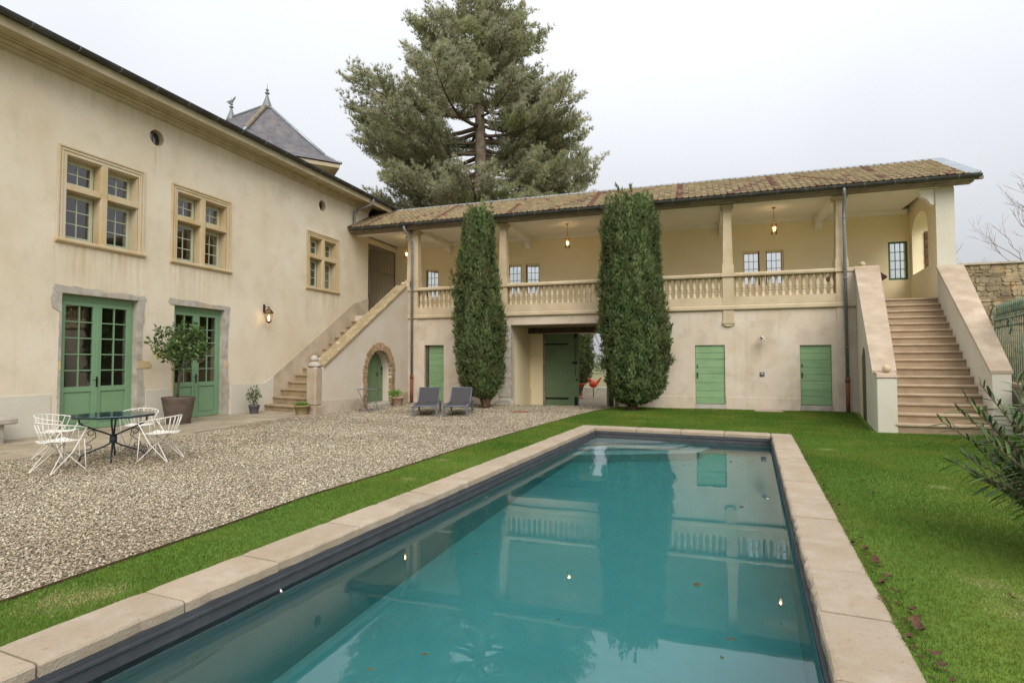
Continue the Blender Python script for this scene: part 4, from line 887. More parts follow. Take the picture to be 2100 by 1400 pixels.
for f in tm.f: fcs += [(f[0], f[1], f[2]), (f[0], f[2], f[3])]
fcs = np.array(fcs); cp, sp_ = math.cos(pitch_), math.sin(pitch_)
for red, mt in ((False, 'tile'), (True, 'tile_red')):
    Vs, Fs, Rn = [], [], []
    for k, t in enumerate([q for q in tiles[290:] if q[4] == red]):
        a = random.uniform(-.02, .02); b = base.copy(); y = b[:, 1]*1.03; zz = b[:, 2]
        c, s = math.cos(pitch_+a), math.sin(pitch_+a)
        Vs.append(np.stack([b[:, 0]+t[1], y*c-zz*s+t[2], y*s+zz*c+t[3]], 1)); Fs.append(fcs+len(base)*k); Rn.append(np.full(len(base), random.random()))
    npmesh('roof_tiles', np.concatenate(Vs), np.concatenate(Fs), mt, lg, np.concatenate(Rn), kind='stuff')
m = MB(); m.prism([(RE1-.14, RZ1-.035), (RE1, RZ1+.045), (RE1+.14, RZ1-.03), (RE1+.14, RZ1-.05), (RE1, RZ1+.02), (RE1-.14, RZ1-.055)], XW-.3, XR-.02, 'x'); m.build('ridge_flashing', 'zinc_pale', lg)
m = MB(); a = .34
m.hexa([(XR-a, RE0, RZ0), (XR+.04, RE0, RZ0), (XR-.0, RE1, RZ1), (XR-a-.05, RE1, RZ1)], [(XR-a, RE0, RZ0+.045), (XR+.04, RE0, RZ0+.045), (XR, RE1, RZ1+.045), (XR-a-.05, RE1, RZ1+.045)])
m.hexa([(XR+.02, RE0, RZ0-.12), (XR+.045, RE0, RZ0-.12), (XR+.005, RE1, RZ1-.1), (XR-.02, RE1, RZ1-.1)], [(XR+.02, RE0, RZ0+.04), (XR+.045, RE0, RZ0+.04), (XR+.005, RE1, RZ1+.04), (XR-.02, RE1, RZ1+.04)]); m.build('gable_flashing', 'zinc_pale', lg)
half_gutter(19.47, 6.99, .085, XW+.28, 7.86, 'x').build('gutter', 'gutter', lg)
m = MB(); P = arc(0, 0, .092, 180, 360, 8)+arc(0, 0, .0855, 360, 180, 8); m.prism(P, -.012, .012, 'x'); me = m.mesh('gutter_bracket'); me.materials.append(M['zinc'])
x = XW+.7
while x < 7.8: inst(me, 'gutter_bracket', lg, (x, 19.47, 6.99)); x += .80
for x, xt, mat in ((-10.67, -10.84, 0), (4.42, 4.36, 0)):
    m = MB(); m.tube([(xt, 19.47, 6.93), (xt, 19.47, 6.82), (xt+(x-xt)*.3, 19.5, 6.70), (x, YF-.17, 6.30), (x, YF-.17, 6.15), (x, YF-.17, 1.05)], .048, 12); dp = m.build('downpipe', 'zinc', lg)
    m = MB()
    for z in (6.05, 4.15, 2.0): m.tube([(x, YF-.17, z), (x, YF-.17, z+.05)], .056, 12)
    m.build('pipe_collar', 'zinc', dp)
    m = MB(); m.tube([(x, YF-.17, -.05), (x, YF-.17, 1.05)], .058, 12); m.tube([(x, YF-.17, .94), (x, YF-.17, 1.08)], .072, 12); m.build('cast_iron_foot', 'rust', dp)

# ------------------------------------------------------------------ right stair
sr_ = thing('wide_staircase', 'broad brown stone staircase between two thick sloping cream parapets on the right', 'staircase', (5, 17.5, 0))
NS = 17; rs = 3.5/NS; Lx = lambda y: 4.22+(y-14.6)*.2120; Rx = lambda y: 6.02+(y-14.6)*.1620
for k in range(NS):
    y0 = 14.60+k*(5.37/(NS-1)); z1 = rs*(k+1); y1 = y0+.40; lx0 = Lx(y0)-(.05 if k == 0 else 0)
    MB().hexa([(lx0, y0+.02, z1-rs-.02), (Rx(y0), y0+.02, z1-rs-.02), (Rx(y1), y1, z1-rs-.02), (Lx(y1), y1, z1-rs-.02)], [(lx0, y0+.02, z1-.052), (Rx(y0), y0+.02, z1-.052), (Rx(y1), y1, z1-.052), (Lx(y1), y1, z1-.052)]).build('riser', 'step_stone', sr_)
    MB().hexa([(lx0, y0-.02, z1-.05), (Rx(y0), y0-.02, z1-.05), (Rx(y1), y1, z1-.05), (Lx(y1), y1, z1-.05)], [(lx0, y0-.02, z1), (Rx(y0), y0-.02, z1), (Rx(y1), y1, z1), (Lx(y1), y1, z1)]).build('step', 'tread', sr_, .012, 2)
def para(xo, xi, y0, y1, z0, z1, nm, mat):
    return MB().hexa([(xo(y0), y0, -.3), (xi(y0), y0, -.3), (xi(y1), y1, -.3), (xo(y1), y1, -.3)], [(xo(y0), y0, z0), (xi(y0), y0, z0), (xi(y1), y1, z1), (xo(y1), y1, z1)]).build(nm, mat, sr_, .01)
LO = lambda y: 3.80+(y-14.6)*.174; LI = lambda y: Lx(y)
RI = lambda y: 6.02+(y-14.6)*.1620; RO = lambda y: 6.40+(y-14.8)*.218
zp = lambda y: 1.27+(y-14.95)*.633
para(LO, LI, 14.98, YF-.02, zp(14.98), zp(YF-.02), 'parapet_wall', 'plinth')
MB().hexa([(LO(14.6)+.03, 14.6, -.3), (4.22, 14.6, -.3), (LI(14.97), 14.97, -.3), (LO(14.97), 14.97, -.3)], [(LO(14.6)+.03, 14.6, 1.22), (4.22, 14.6, 1.22), (LI(14.97), 14.97, 1.22), (LO(14.97), 14.97, 1.22)]).build('end_block', 'plinth', sr_, .012)
MB().hexa([(LO(14.6), 14.57, 1.222), (4.25, 14.57, 1.222), (LI(14.98)+.02, 14.979, 1.222), (LO(14.98), 14.979, 1.222)], [(LO(14.6)+.05, 14.62, 1.30), (4.22, 14.62, 1.30), (LI(14.98), 14.979, 1.36), (LO(14.98)+.02, 14.979, 1.36)]).build('block_cap', 'stone_pink', sr_, .012)
MB().ball((4.09, 14.82, 1.425), .088, 16, 10).build('ball_finial', 'stone_balu', sr_)
MB().ball((4.97, 20.14, 4.625), .092, 16, 10).build('ball_finial', 'stone_balu', sr_)
def cop(xo, xi, ya, yb, zf, n, e=.03):
    for i in range(n):
        a0 = ya+(yb-ya)*i/n+.003; a1 = ya+(yb-ya)*(i+1)/n-.003
        MB().hexa([(xo(a0)-e, a0, zf(a0)+.002), (xi(a0)+e, a0, zf(a0)+.002), (xi(a1)+e, a1, zf(a1)+.002), (xo(a1)-e, a1, zf(a1)+.002)],
                  [(xo(a0)-e, a0, zf(a0)+.085), (xi(a0)+e, a0, zf(a0)+.085), (xi(a1)+e, a1, zf(a1)+.085), (xo(a1)-e, a1, zf(a1)+.085)]).build('coping_stone', 'stone_pink', sr_, .012, 2)
cop(LO, LI, 14.985, YF+.03, zp, 3)
zq = lambda y: 1.31+(y-14.85)*.598
para(lambda y: RI(y)-.0, RO, 14.85, YF-.03, zq(14.85), zq(YF-.03), 'parapet_wall', 'plinth')
cop(RI, RO, 14.84, YF-.022, zq, 3)
# flat dark arch panel, painted shade of a recess, outer side of left parapet
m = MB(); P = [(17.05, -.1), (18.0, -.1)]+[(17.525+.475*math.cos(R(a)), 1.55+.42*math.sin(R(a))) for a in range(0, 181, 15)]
m.prism(P, -.004, .006, 'x'); m.v = [(-x+LO(y)-.003, y, z) for x, y, z in m.v]; m.build('shaded_arch_panel', 'floor_and_shade', sr_)
for k in range(7): m = MB(); m.box(-.03, .02, 18.0, 18.16+.04*(k % 2), -.1+k*.27, .16+k*.27); m.v = [(x+LO(y), y, z) for x, y, z in m.v]; m.build('arch_stone', 'ochre', sr_, .01)

# ------------------------------------------------------------------ tower with slate roof behind the house
tw = thing('slate_roofed_tower', 'cream tower with steep slate hipped roof rising behind the house', 'tower', (-29, 34, 0))
A_ = (-27.0, 30.0, 18.7); B_ = (-31.2, 31.2, 18.9)
Cc = (-21.0, 29.75, 14.0); Dd = (-25.3, 24.9, 14.0); Ee = (-34.5, 27.5, 14.0); Ff = (-36, 33, 14.0); Gg = (-27.5, 36.0, 14.0)
def flare(P, A, k=.78, dz=.35): return tuple(A[i]+(P[i]-A[i])*k for i in range(2))+(A[2]+(P[2]-A[2])*k-dz,)
m = MB()
ring = [Cc, Dd, Ee, Ff, Gg]; apex = [A_, A_, B_, B_, A_]; mids = [flare(p, a) for p, a in zip(ring, apex)]
vs = ring+mids+[A_, B_]; fs = []
for i in range(5):
    j = (i+1) % 5; fs.append((j, i, 5+i, 5+j)) if False else fs.append((i, 5+i, 5+j, j))
fs += [(5, 10, 6), (6, 10, 11, 7), (7, 11, 8), (8, 11, 10, 9), (9, 10, 5)]
m.add(vs, fs)
M['slate'] = mk('grey slate', C3(126, 124, 130), .7, C3(104, 102, 108), 2.2, (.35, .65), .2, 30, stains=[(C3(150, 138, 122), 1.2, .5, .72, .7), (C3(84, 78, 74), 9, .58, .8, .5, (1, 1, 4)), (C3(168, 168, 172), 5, .6, .8, .5, (1, 1, 6))])
def add_courses(mat):
    nt = mat.node_tree; b = nt.nodes['Principled BSDF']; geo = N(nt, 'ShaderNodeNewGeometry'); wv = N(nt, 'ShaderNodeTexWave', wave_type='BANDS', bands_direction='Z', wave_profile='SAW')
    wv.inputs['Scale'].default_value = 2.2; nt.links.new(geo.outputs['Position'], wv.inputs['Vector']); bp = N(nt, 'ShaderNodeBump'); bp.inputs['Strength'].default_value = 1; bp.inputs['Distance'].default_value = .05
    nt.links.new(wv.outputs['Fac'], bp.inputs['Height']); nt.links.new(bp.outputs[0], b.inputs['Normal'])
add_courses(M['slate'])
rf = m.build('roof', 'slate', tw)
bm = bmesh.new(); bm.from_mesh(rf.data); bmesh.ops.recalc_face_normals(bm, faces=bm.faces); bm.to_mesh(rf.data); bm.free()
def stick(a, b, w_, mat, nm): MB().tube([a, b], w_, 6).build(nm, mat, tw)
for p, q in zip(mids, apex):
    up = lambda s: (s[0], s[1], s[2]+.03); stick(up(p), up(q), .11, 'zinc_pale', 'hip_flashing')
for p, q in zip(ring, mids): stick(p, q, .09, 'zinc_pale', 'hip_flashing')
stick((A_[0], A_[1], A_[2]+.03), (B_[0], B_[1], B_[2]+.03), .10, 'zinc_pale', 'ridge_flashing')
# hip band of exposed boards on the near hip
m = MB(); p, q = Vector(mids[1]), Vector(A_); d = (q-p)
for k in range(16):
    a = p+d*(.30+.04*k); b = p+d*(.335+.04*k); m.tube([a+Vector((0, 0, .06)), b+Vector((0, 0, .06))], .17, 4)
m.build('hip_board', 'timber', tw)
for (cx_, cy_, cz_, h, bird) in ((A_[0], A_[1], A_[2]-.2, 1.62, 0), (B_[0], B_[1], B_[2]-.2, 1.68, 1)):
    m = MB(); m.lathe([(.42, -.25), (.30, .15), (.14, .6), (.07, .85), (.06, .90), (.14, .95), (.15, 1.01), (.06, 1.07), (.05, 1.12), (.11, 1.17), (.10, 1.22), (.05, 1.28), (.03, h-.4), (.008, h)], cx_, cy_, cz_, 12)
    f_ = m.build('finial', 'zinc', tw)
    if bird:
        m = MB(); P = [(-.55, 1.62), (-.2, 1.72), (.05, 1.70), (.25, 1.86), (.42, 1.95), (.36, 1.80), (.2, 1.62), (.1, 1.48), (-.15, 1.52), (-.3, 1.42), (-.28, 1.56)]
        m.prism([(cx_+a*.85, cz_+b*.85+.02) for a, b in P], cy_-.03, cy_+.03, 'y'); m.build('weather_vane', 'zinc', f_)
def inset(P, k, z): cx_, cy_ = -28.9, 30.3; return (cx_+(P[0]-cx_)*k, cy_+(P[1]-cy_)*k, z)
m = MB(); a = [inset(p, .985, 13.95) for p in ring]; b = [inset(p, .985, 13.72) for p in ring]; n = 5
m.add(a+b, [(i, (i+1) % n, n+(i+1) % n, n+i) for i in range(n)]+[tuple(range(n, 2*n))]); o = m.build('eave_board', 'fascia', tw)
m = MB(); a = [inset(p, .86, 13.8) for p in ring]; b = [inset(p, .86, -.3) for p in ring]
m.add(a+b, [(i, (i+1) % n, n+(i+1) % n, n+i) for i in range(n)]); m.build('wall', 'plaster', tw)
m = MB(); a = [inset(p, .98, 13.8) for p in ring]; b = [inset(p, .85, 13.6) for p in ring]
m.add(a+b, [(i, (i+1) % n, n+(i+1) % n, n+i) for i in range(n)]); m.build('soffit', 'fascia', tw)

# ------------------------------------------------------------------ rubble garden wall, fence, low wall
gw = thing('rubble_garden_wall', 'tall rubble stone wall with flat capping behind the right staircase', 'wall', (9, 24, 0))
MB().box(7.45, 16, 24.0, 24.45, -.4, 4.98).build('core', 'mortar', gw)
MB().box(7.40, 16, 23.9, 24.55, 4.985, 5.07).build('capping', 'stone_grey', gw, .01)
def rubble(x, z, w_, h_):
    n = random.choice((5, 6, 7, 8)); P = []
    for i in range(n):
        a = 2*math.pi*(i+random.uniform(-.25, .25))/n; ca, sa = math.cos(a), math.sin(a); k = 1/max(abs(ca), abs(sa))**.9
        P.append((x+ca*k*w_/2*random.uniform(.85, 1), z+sa*k*h_/2*random.uniform(.85, 1)))
    P2 = [(x+(p[0]-x)*.93+random.uniform(-.01, .01), z+(p[1]-z)*.9+random.uniform(-.006, .006)) for p in P]; d = random.uniform(.012, .05)
    vs = [(p[0], 24.02, p[1]) for p in P]+[(p[0], 24.0-d*.6, p[1]) for p in P]+[(p[0], 24.0-d, p[1]) for p in P2]
    return MB().add(vs, [(i, (i+1) % n, n+(i+1) % n, n+i) for i in range(n)]+[(n+i, n+(i+1) % n, 2*n+(i+1) % n, 2*n+i) for i in range(n)]+[tuple(range(2*n, 3*n))])
z = 1.7; cnt = 0; rest = MB()
while z < 4.93:
    h_ = random.choice((.08, .11, .15, .19)); h_ = min(h_, 4.97-z); x = 7.5+random.uniform(0, .2)
    while x < 12.2:
        w_ = random.choice((.14, .2, .28, .36, .5))*random.uniform(.85, 1.15)
        if h_ > .06:
            mm = rubble(x+w_/2, z+h_/2+random.uniform(-.02, .02), w_+.02, (h_+.012)*random.uniform(.85, 1.15))
            if z > 2.55 and x < 10.2 and cnt < 290: mm.build('stone', 'rubble', gw); cnt += 1
            else: rest.add(mm.v, mm.f)
        x += w_
    z += h_
rest.build('stones', 'rubble', gw, kind='stuff')

lw = thing('low_wall', 'low cream wall with stone capping carrying the green iron railings', 'wall', (6.4, 13.5, 0))
fl = lambda y: 6.62+(y-15)*.176
m = MB().hexa([(fl(9), 9, -.3), (fl(9)+.3, 9, -.3), (fl(17.4)+.3, 17.4, -.3), (fl(17.4), 17.4, -.3)], [(fl(9), 9, 1.0), (fl(9)+.3, 9, 1.0), (fl(17.4)+.3, 17.4, 1.0), (fl(17.4), 17.4, 1.0)]); m.build('wall', 'plinth', lw)
for k in range(7):
    a0, a1 = 9+k*1.2, 9+k*1.2+1.19
    MB().hexa([(fl(a0)-.05, a0, 1.002), (fl(a0)+.35, a0, 1.002), (fl(a1)+.35, a1, 1.002), (fl(a1)-.05, a1, 1.002)], [(fl(a0)-.05, a0, 1.10), (fl(a0)+.35, a0, 1.10), (fl(a1)+.35, a1, 1.10), (fl(a1)-.05, a1, 1.10)]).build('capping_stone', 'stone_pink', lw, .012)
M['green_iron'] = mk('faded green iron', C3(108, 126, 108), .7, C3(92, 110, 96), 4, (.35, .65), .3, 60, stains=[(C3(150, 142, 84), 7, .52, .66, .9)])
fe = thing('iron_railings', 'tall faded green wrought iron railings with scrolls and spikes on the low wall', 'fence', (6.4, 14, 1.1))
m = MB()
P3 = lambda y, z, dx=0: (fl(y)+.13+dx, y, z)
for z in (1.22, 2.42, 2.60): m.tube([P3(9.2, z), P3(17.2, z)], .02, 6)
m.build('rail', 'green_iron', fe)
mb_ = MB(); mb_.tube([(0, 0, 0), (0, 0, 1.62)], .013, 6); mb_.lathe([(.012, 1.60), (.035, 1.66), (.02, 1.72), (.03, 1.76), (.002, 1.92)], n=6); pk = mb_.mesh('picket'); pk.materials.append(M['green_iron'])
mb_ = MB(); mb_.tube([(0, .055*math.cos(t*.628), .09*math.sin(t*.628)) for t in range(10)], .011, 5, closed=True); sc_ = mb_.mesh('scroll'); sc_.materials.append(M['green_iron'])
mb_ = MB(); mb_.tube([(0, .045*math.cos(t*.628), .045*math.sin(t*.628)) for t in range(10)], .014, 5, closed=True); rg_ = mb_.mesh('ring'); rg_.materials.append(M['green_iron'])
y = 10.3
while y < 17.15:
    inst(pk, 'picket', fe, P3(y, 1.1)); inst(sc_, 'scroll', fe, P3(y+.065, 2.51)); inst(rg_, 'ring', fe, P3(y+.065, 2.70)); y += .15
m = MB(); m.tube([P3(17.25, 1.1), P3(17.25, 2.9)], .03, 8); m.tube([P3(17.3+.28*math.sin(t*.5), 2.9-t*.09+.12*math.cos(t*.8), -.0-.05*t*.4) for t in range(9)], .02, 6)
m.tube([P3(15.25+.12*math.cos(t*.45), 2.52-.16+.16*math.sin(t*.45), -.22) for t in range(12)], .018, 6); m.build('end_scroll', 'green_iron', fe)
hr = thing('handrail', 'green metal handrail on a post seen through the railings', 'handrail', (7.6, 16, 0))
m = MB(); m.tube([(7.45, 16.2, -.3), (7.45, 16.2, 1.95), (7.5, 16.1, 2.05), (8.3, 15.0, 2.75)], .03, 8); m.build('rail', 'green_iron', hr)
sp2 = thing('far_parapet', 'second sloping cream stair parapet seen through the railings', 'parapet', (9, 19, 0))
m = MB().hexa([(7.9, 17.5, -.3), (8.3, 17.4, -.3), (10.6, 20.5, -.3), (10.1, 20.6, -.3)], [(7.9, 17.5, .9), (8.3, 17.4, .9), (10.6, 20.5, 3.1), (10.1, 20.6, 3.1)]); m.build('wall', 'plinth', sp2)
m = MB().hexa([(7.87, 17.5, .902), (8.33, 17.4, .902), (10.63, 20.5, 3.102), (10.07, 20.6, 3.102)], [(7.87, 17.5, .98), (8.33, 17.4, .98), (10.63, 20.5, 3.18), (10.07, 20.6, 3.18)]); m.build('coping_stone', 'stone_pink', sp2)

# ------------------------------------------------------------------ terrace flagstones
te = thing('stone_terrace', 'grey flagstone strip at the foot of the house wall', 'terrace', (-12, 9, 0))
EX = lambda y: np.interp(y, [-3, 4, 6.1, 8, 9.8, 11, 12.8, 14.0, 14.3], [-10.75, -10.72, -10.68, -10.5, -10.62, -10.93, -11.1, -10.9, -10.9])
y = -2.8
while y < 14.9:
    L = random.uniform(.7, 1.35); y1 = min(y+L, 14.95); xa = XW+.02; ex = float(EX((y+y1)/2)); c = [xa, xa+(ex-xa)*random.uniform(.3, .42), xa+(ex-xa)*random.uniform(.62, .75), ex+random.uniform(-.06, .05)]
    for k in range(3):
        j = lambda: random.uniform(-.012, .012); x0, x1 = c[k]+.012, c[k+1]-.012; zz = .030+random.uniform(-.012, .008)
        if y > 14.2 and x1 > -12.6: continue
        MB().hexa([(x0+j(), y+.012, -.1), (x1+j(), y+.012+j(), -.1), (x1+j(), y1-.007+j(), -.1), (x0+j(), y1-.007, -.1)], [(x0, y+.007+j(), zz), (x1+j(), y+.007, zz), (x1, y1-.007+j(), zz), (x0+j(), y1-.007, zz)]).build('flagstone', 'flag', te, .01)
    y = y1
MB().slab([(XW+.01, -3), (-10.95, -3), (-10.9, 7), (-10.9, 9.5), (-11.25, 12.5), (-11.2, 14.2), (-12.6, 14.9), (XW+.01, 14.9)], [], -.1, .008, 'z').build('bedding', 'render_grey', te)
# ------------------------------------------------------------------ stone bench at the left
be = thing('stone_bench', 'mossy grey stone bench end against the house wall at the far left', 'bench', (-12.95, 7, 0))
MB().box(-13.36, -12.66, 5.2, 7.52, .40, .52).build('bench_top', 'stone_grey', be, .03, 3)
MB().box(-13.3, -12.78, 6.95, 7.36, .0, .398).build('bench_leg', 'stone_grey', be, .03, 2)
MB().box(-13.3, -12.78, 5.4, 5.8, .0, .398).build('bench_leg', 'stone_grey', be, .03, 2)

# ------------------------------------------------------------------ wall lantern
wl = thing('wall_lantern', 'small lit bronze wall lantern on the house wall above the shrub pot', 'lantern', (XW, 14.87, 3.05))
M['bronze'] = mk('brown bronze', C3(112, 86, 66), .5, metal=.6)
cx, cy, cz = XW+.20, 14.87, 2.98
m = MB(); m.tube([(XW, cy, cz+.36), (XW+.08, cy, cz+.42), (XW+.2, cy, cz+.40)], .012, 6); m.box(XW, XW+.02, cy-.04, cy+.04, cz+.22, cz+.5)
m.build('arm', 'bronze', wl)
m = MB(); m.lathe([(.145, .19), (.15, .21), (.10, .30), (.05, .345), (.02, .36), (.02, .39), (.035, .40), (.004, .43)], cx, cy, cz, 6, True); m.lathe([(.02, -.13), (.05, -.10), (.085, -.08), (.085, -.06)], cx, cy, cz, 6, True)
for k in range(6):
    a = 2*math.pi*(k+.5)/6; m.tube([(cx+.082*math.cos(a), cy+.082*math.sin(a), cz-.07), (cx+.13*math.cos(a), cy+.13*math.sin(a), cz+.20)], .007, 4)
m.build('frame', 'bronze', wl)
m = MB(); m.lathe([(.078, -.06), (.125, .19)], cx, cy, cz, 6, True); m.build('glass', 'glass_thin', wl)
m = MB(); m.lathe([(.016, -.05), (.016, .02), (.03, .05), (.024, .10), (.004, .14)], cx, cy, cz, 10); m.build('bulb', 'bulb', wl)
def lamp(x, y, z, e, r=.04):
    d = bpy.data.lights.new('lamp_light', 'POINT'); d.energy = e; d.color = (1, .68, .34); d.shadow_soft_size = r
    o = bpy.data.objects.new('lamp_light', d); COL.objects.link(o); o.location = (x, y, z)
lamp(cx+.05, cy, cz+.05, 1.6)

# ------------------------------------------------------------------ hanging lanterns in the loggia
def hanging(x, y, label):
    t = thing('hanging_lantern', label, 'lantern', (x, y, 7.0), 'brass lanterns hanging from the gallery ceiling'); z = 6.26
    MB().lathe([(.012, 0), (.03, .03), (.06, .055), (.07, .07)], x, y, 6.93, 12).build('ceiling_rose', 'brass', t)
    m = MB()
    for k in range(9): zz = z+.30+k*.045; m.tube([(x+(.010*math.cos(q*1.05) if k % 2 else 0), y+(0 if k % 2 else .010*math.cos(q*1.05)), zz+.028*math.sin(q*1.05)) for q in range(6)], .004, 4, closed=True)
    m.build('chain', 'brass', t)
    m = MB()
    for k in range(4):
        a = math.pi/4+k*math.pi/2; m.tube([(x+.10*math.cos(a), y+.10*math.sin(a), z-.20), (x+.10*math.cos(a), y+.10*math.sin(a), z+.15)], .008, 5)
        m.tube([(x+.10*math.cos(a), y+.10*math.sin(a), z+.15), (x+.05*math.cos(a), y+.05*math.sin(a), z+.24), (x, y, z+.30)], .005, 5)
        m.ball((x+.10*math.cos(a), y+.10*math.sin(a), z-.215), .014, 8, 6)
    for zz in (-.16, .13): m.tube([(x+.102*math.cos(R(q*22.5)), y+.102*math.sin(R(q*22.5)), z+zz) for q in range(16)], .009, 5, closed=True)
    m.build('frame', 'brass', t)
    m = MB(); n = 16; m.add([(x+.095*math.cos(2*math.pi*k/n), y+.095*math.sin(2*math.pi*k/n), z+zz) for zz in (-.155, .125) for k in range(n)], [(k, (k+1) % n, n+(k+1) % n, n+k) for k in range(n)], True); m.build('glass', 'glass_thin', t)
    m = MB()
    for k in range(3): a = k*2.09; m.lathe([(.008, -.10), (.008, -.03), (.018, -.01), (.014, .03), (.002, .06)], x+.03*math.cos(a), y+.03*math.sin(a), z, 8)
    m.build('bulb', 'bulb', t); lamp(x, y, z+.02, 6)
hanging(-11.86, 21.55, 'lit brass lantern hanging at the left end of the gallery beside the downpipe')
hanging(-4.78, 21.55, 'lit brass lantern hanging between the two front cypresses')
hanging(2.63, 21.55, 'lit brass lantern hanging above the right gallery window')
# lamps inside the house
t = thing('ceiling_lamp', 'warm glowing lamp seen through the middle upstairs window', 'lamp', (-15.2, 13.55, 6.1))
MB().lathe([(.05, .10), (.16, 0), (.17, -.03), (.05, .02)], -15.2, 13.55, 6.06, 14).build('lamp_shade', 'bulb_dim', t); MB().tube([(-15.2, 13.55, 6.16), (-15.2, 13.55, 7.08)], .008, 5).build('cord', 'iron', t); lamp(-15.2, 13.55, 5.95, 6)
t = thing('table_lamp', 'small glowing lamp seen through the nearer french door', 'lamp', (-15.4, 11.3, 0))
MB().lathe([(.15, 0), (.15, .02), (.02, .06), (.02, 1.25)], -15.4, 11.18, 0, 12).build('stand', 'brass', t)
MB().lathe([(.06, 1.27), (.09, 1.32), (.06, 1.42)], -15.4, 11.18, .02, 12).build('bulb', 'bulb_dim', t); lamp(-15.4, 11.18, 1.6, 3)

# ------------------------------------------------------------------ garden table and wire chairs
ta = thing('garden_table', 'octagonal dark teal metal garden table with scrolled iron pedestal', 'table', (-9.22, 6.86, 0))
TX, TY = -9.22, 6.86
m = MB(); o8 = [(TX+.615*math.cos(R(22.5+45*k+10)), TY+.615*math.sin(R(22.5+45*k+10))) for k in range(8)]; m.prism(o8, .722, .742, 'z'); m.prism([(TX+(a-TX)*.97, TY+(b-TY)*.97) for a, b in o8], .70, .7215, 'z'); m.build('table_top', 'teal', ta, .006, 2)
for k in range(4):
    a = R(45+90*k+5); dx, dy = math.cos(a), math.sin(a); q = lambda r, z: (TX+dx*r, TY+dy*r, z)
    MB().tube([q(.46, .70), q(.46, .62), q(.40, .57), q(.10, .43), q(.035, .40), q(.03, .36), q(.03, .29), q(.05, .26), q(.12, .22), q(.36, .12), q(.43, .08), q(.45, .0)], .014, 7).build('leg', 'teal_iron', ta)
    m = MB(); sp_pts = lambda cr, cz, r0, s, a0, n: [q(cr+s*(r0*(1-t/n*.75))*math.cos(a0+t*.75*1.0), cz+(r0*(1-t/n*.75))*math.sin(a0+t*.75)) for t in range(n+1)]
    S = [q(.33, .475), q(.28, .46)]+[]
    pts = [q(.27+.05*math.cos(R(t)), .44+.05*math.sin(R(t))) for t in range(-120, 181, 30)][::-1] if False else []
    top = [q(.30-.055*math.cos(R(t))*(1-t/900), .445+.055*math.sin(R(t))*(1-t/900)) for t in range(360, -1, -30)]
    bot = [q(.33-.055*math.cos(R(t))*(1-(360-t)/900)*-1, .225-.055*math.sin(R(t))*(1-(360-t)/900)*-1) for t in range(360, -1, -30)]
    m.tube(top, .007, 5); m.tube([top[-1], q(.235, .38), q(.30, .32), q(.37, .27), bot[0] if False else q(.385, .225)], .007, 5); m.tube([q(.33+.055*math.cos(R(t))*(1+t/700), .225+.055*math.sin(R(t))*(1+t/700)) for t in range(0, -331, -30)], .007, 5)
    m.build('scroll', 'teal_iron', ta)
MB().lathe([(.05, 0), (.055, .03), (.05, .14)], TX, TY, .27, 10).build('hub', 'teal_iron', ta)
def chair0():
    t = thing('wire_chair', '', 'chair', (0, 0, 0))
    # seat: saddle-curved sheet
    nx, ny = 8, 8; vs = []; fs = []
    for layer in (0, -.006):
        for i in range(nx+1):
            for j in range(ny+1):
                u = -1+2*i/nx; v = -1+2*j/ny
                wx = .225*(1-.10*max(0, -v)**2); x = u*wx*(1-.15*max(0, -v)**3); y = v*.215+(-.0*abs(u))-(.03*(1-u*u) if v < -.9 else 0)
                vs.append((x, y, .445+.022*u*u-.018*(1-v*v)*.8+layer))
    n1 = (nx+1)*(ny+1)
    for i in range(nx):
        for j in range(ny):
            a = i*(ny+1)+j; fs.append((a, a+ny+1, a+ny+2, a+1)); fs.append((n1+a, n1+a+1, n1+a+ny+2, n1+a+ny+1))
    rim = [i*(ny+1) for i in range(nx+1)]+[nx*(ny+1)+j for j in range(1, ny+1)]+[i*(ny+1)+ny for i in range(nx-1, -1, -1)]+[j for j in range(ny-1, 0, -1)]
    for k in range(len(rim)): a, b = rim[k], rim[(k+1) % len(rim)]; fs.append((a, n1+a, n1+b, b))
    MB().add(vs, fs, False).build('seat', 'white', t)
    # horseshoe rail, higher at the back
    def rail(a): return Vector((.31*math.sin(a), .02-.31*math.cos(a) if abs(a) < 1.57 else .02+(abs(a)-1.57)*.31, .735-.10*(abs(a)/2.2)**1.5))
    A = [-2.25+4.5*i/28 for i in range(29)]
    MB().tube([rail(a) for a in A], .0075, 7).build('back_rail', 'white', t)
    for k in range(13):
        a = -1.62+3.24*k/12; top = rail(a); b = Vector((.215*math.sin(a)*(1-.05), -.215*math.cos(a)*(1.0), .445+.015*abs(math.sin(a))))
        MB().tube([b, top], .0042, 5).build('spindle', 'white', t)
    for s in (-1, 1):
        e = rail(s*2.25)
        MB().tube([tuple(e), (s*.275, .02, .30), (s*.245, -.235, .016), (s*.235, -.245, .008), (s*.222, -.235, .016), (s*.10, -.02, .27), (-s*.02, .10, .435)], .0068, 6).build('leg', 'white', t)
        MB().tube([(s*.222, .212, .46), (s*.235, .235, .016), (s*.228, .245, .008), (s*.216, .235, .016), (s*.09, .06, .25), (-s*.06, -.14, .435)], .0068, 6).build('leg', 'white', t)
    return t
ch = chair0(); G_ = 'white wire chairs around the garden table'
spots = [(-8.93, 5.83, 'white wire chair nearest the camera at the left front of the teal table'), (-8.36, 7.02, 'white wire chair at the right of the teal table, beside the gravel'),
         (-10.18, 6.60, 'white wire chair at the far left of the teal table, backing onto the terrace'), (-9.78, 7.75, 'white wire chair behind the teal table, between it and the lemon pot')]
cc = [ch]+[copy_tree(ch) for _ in range(3)]
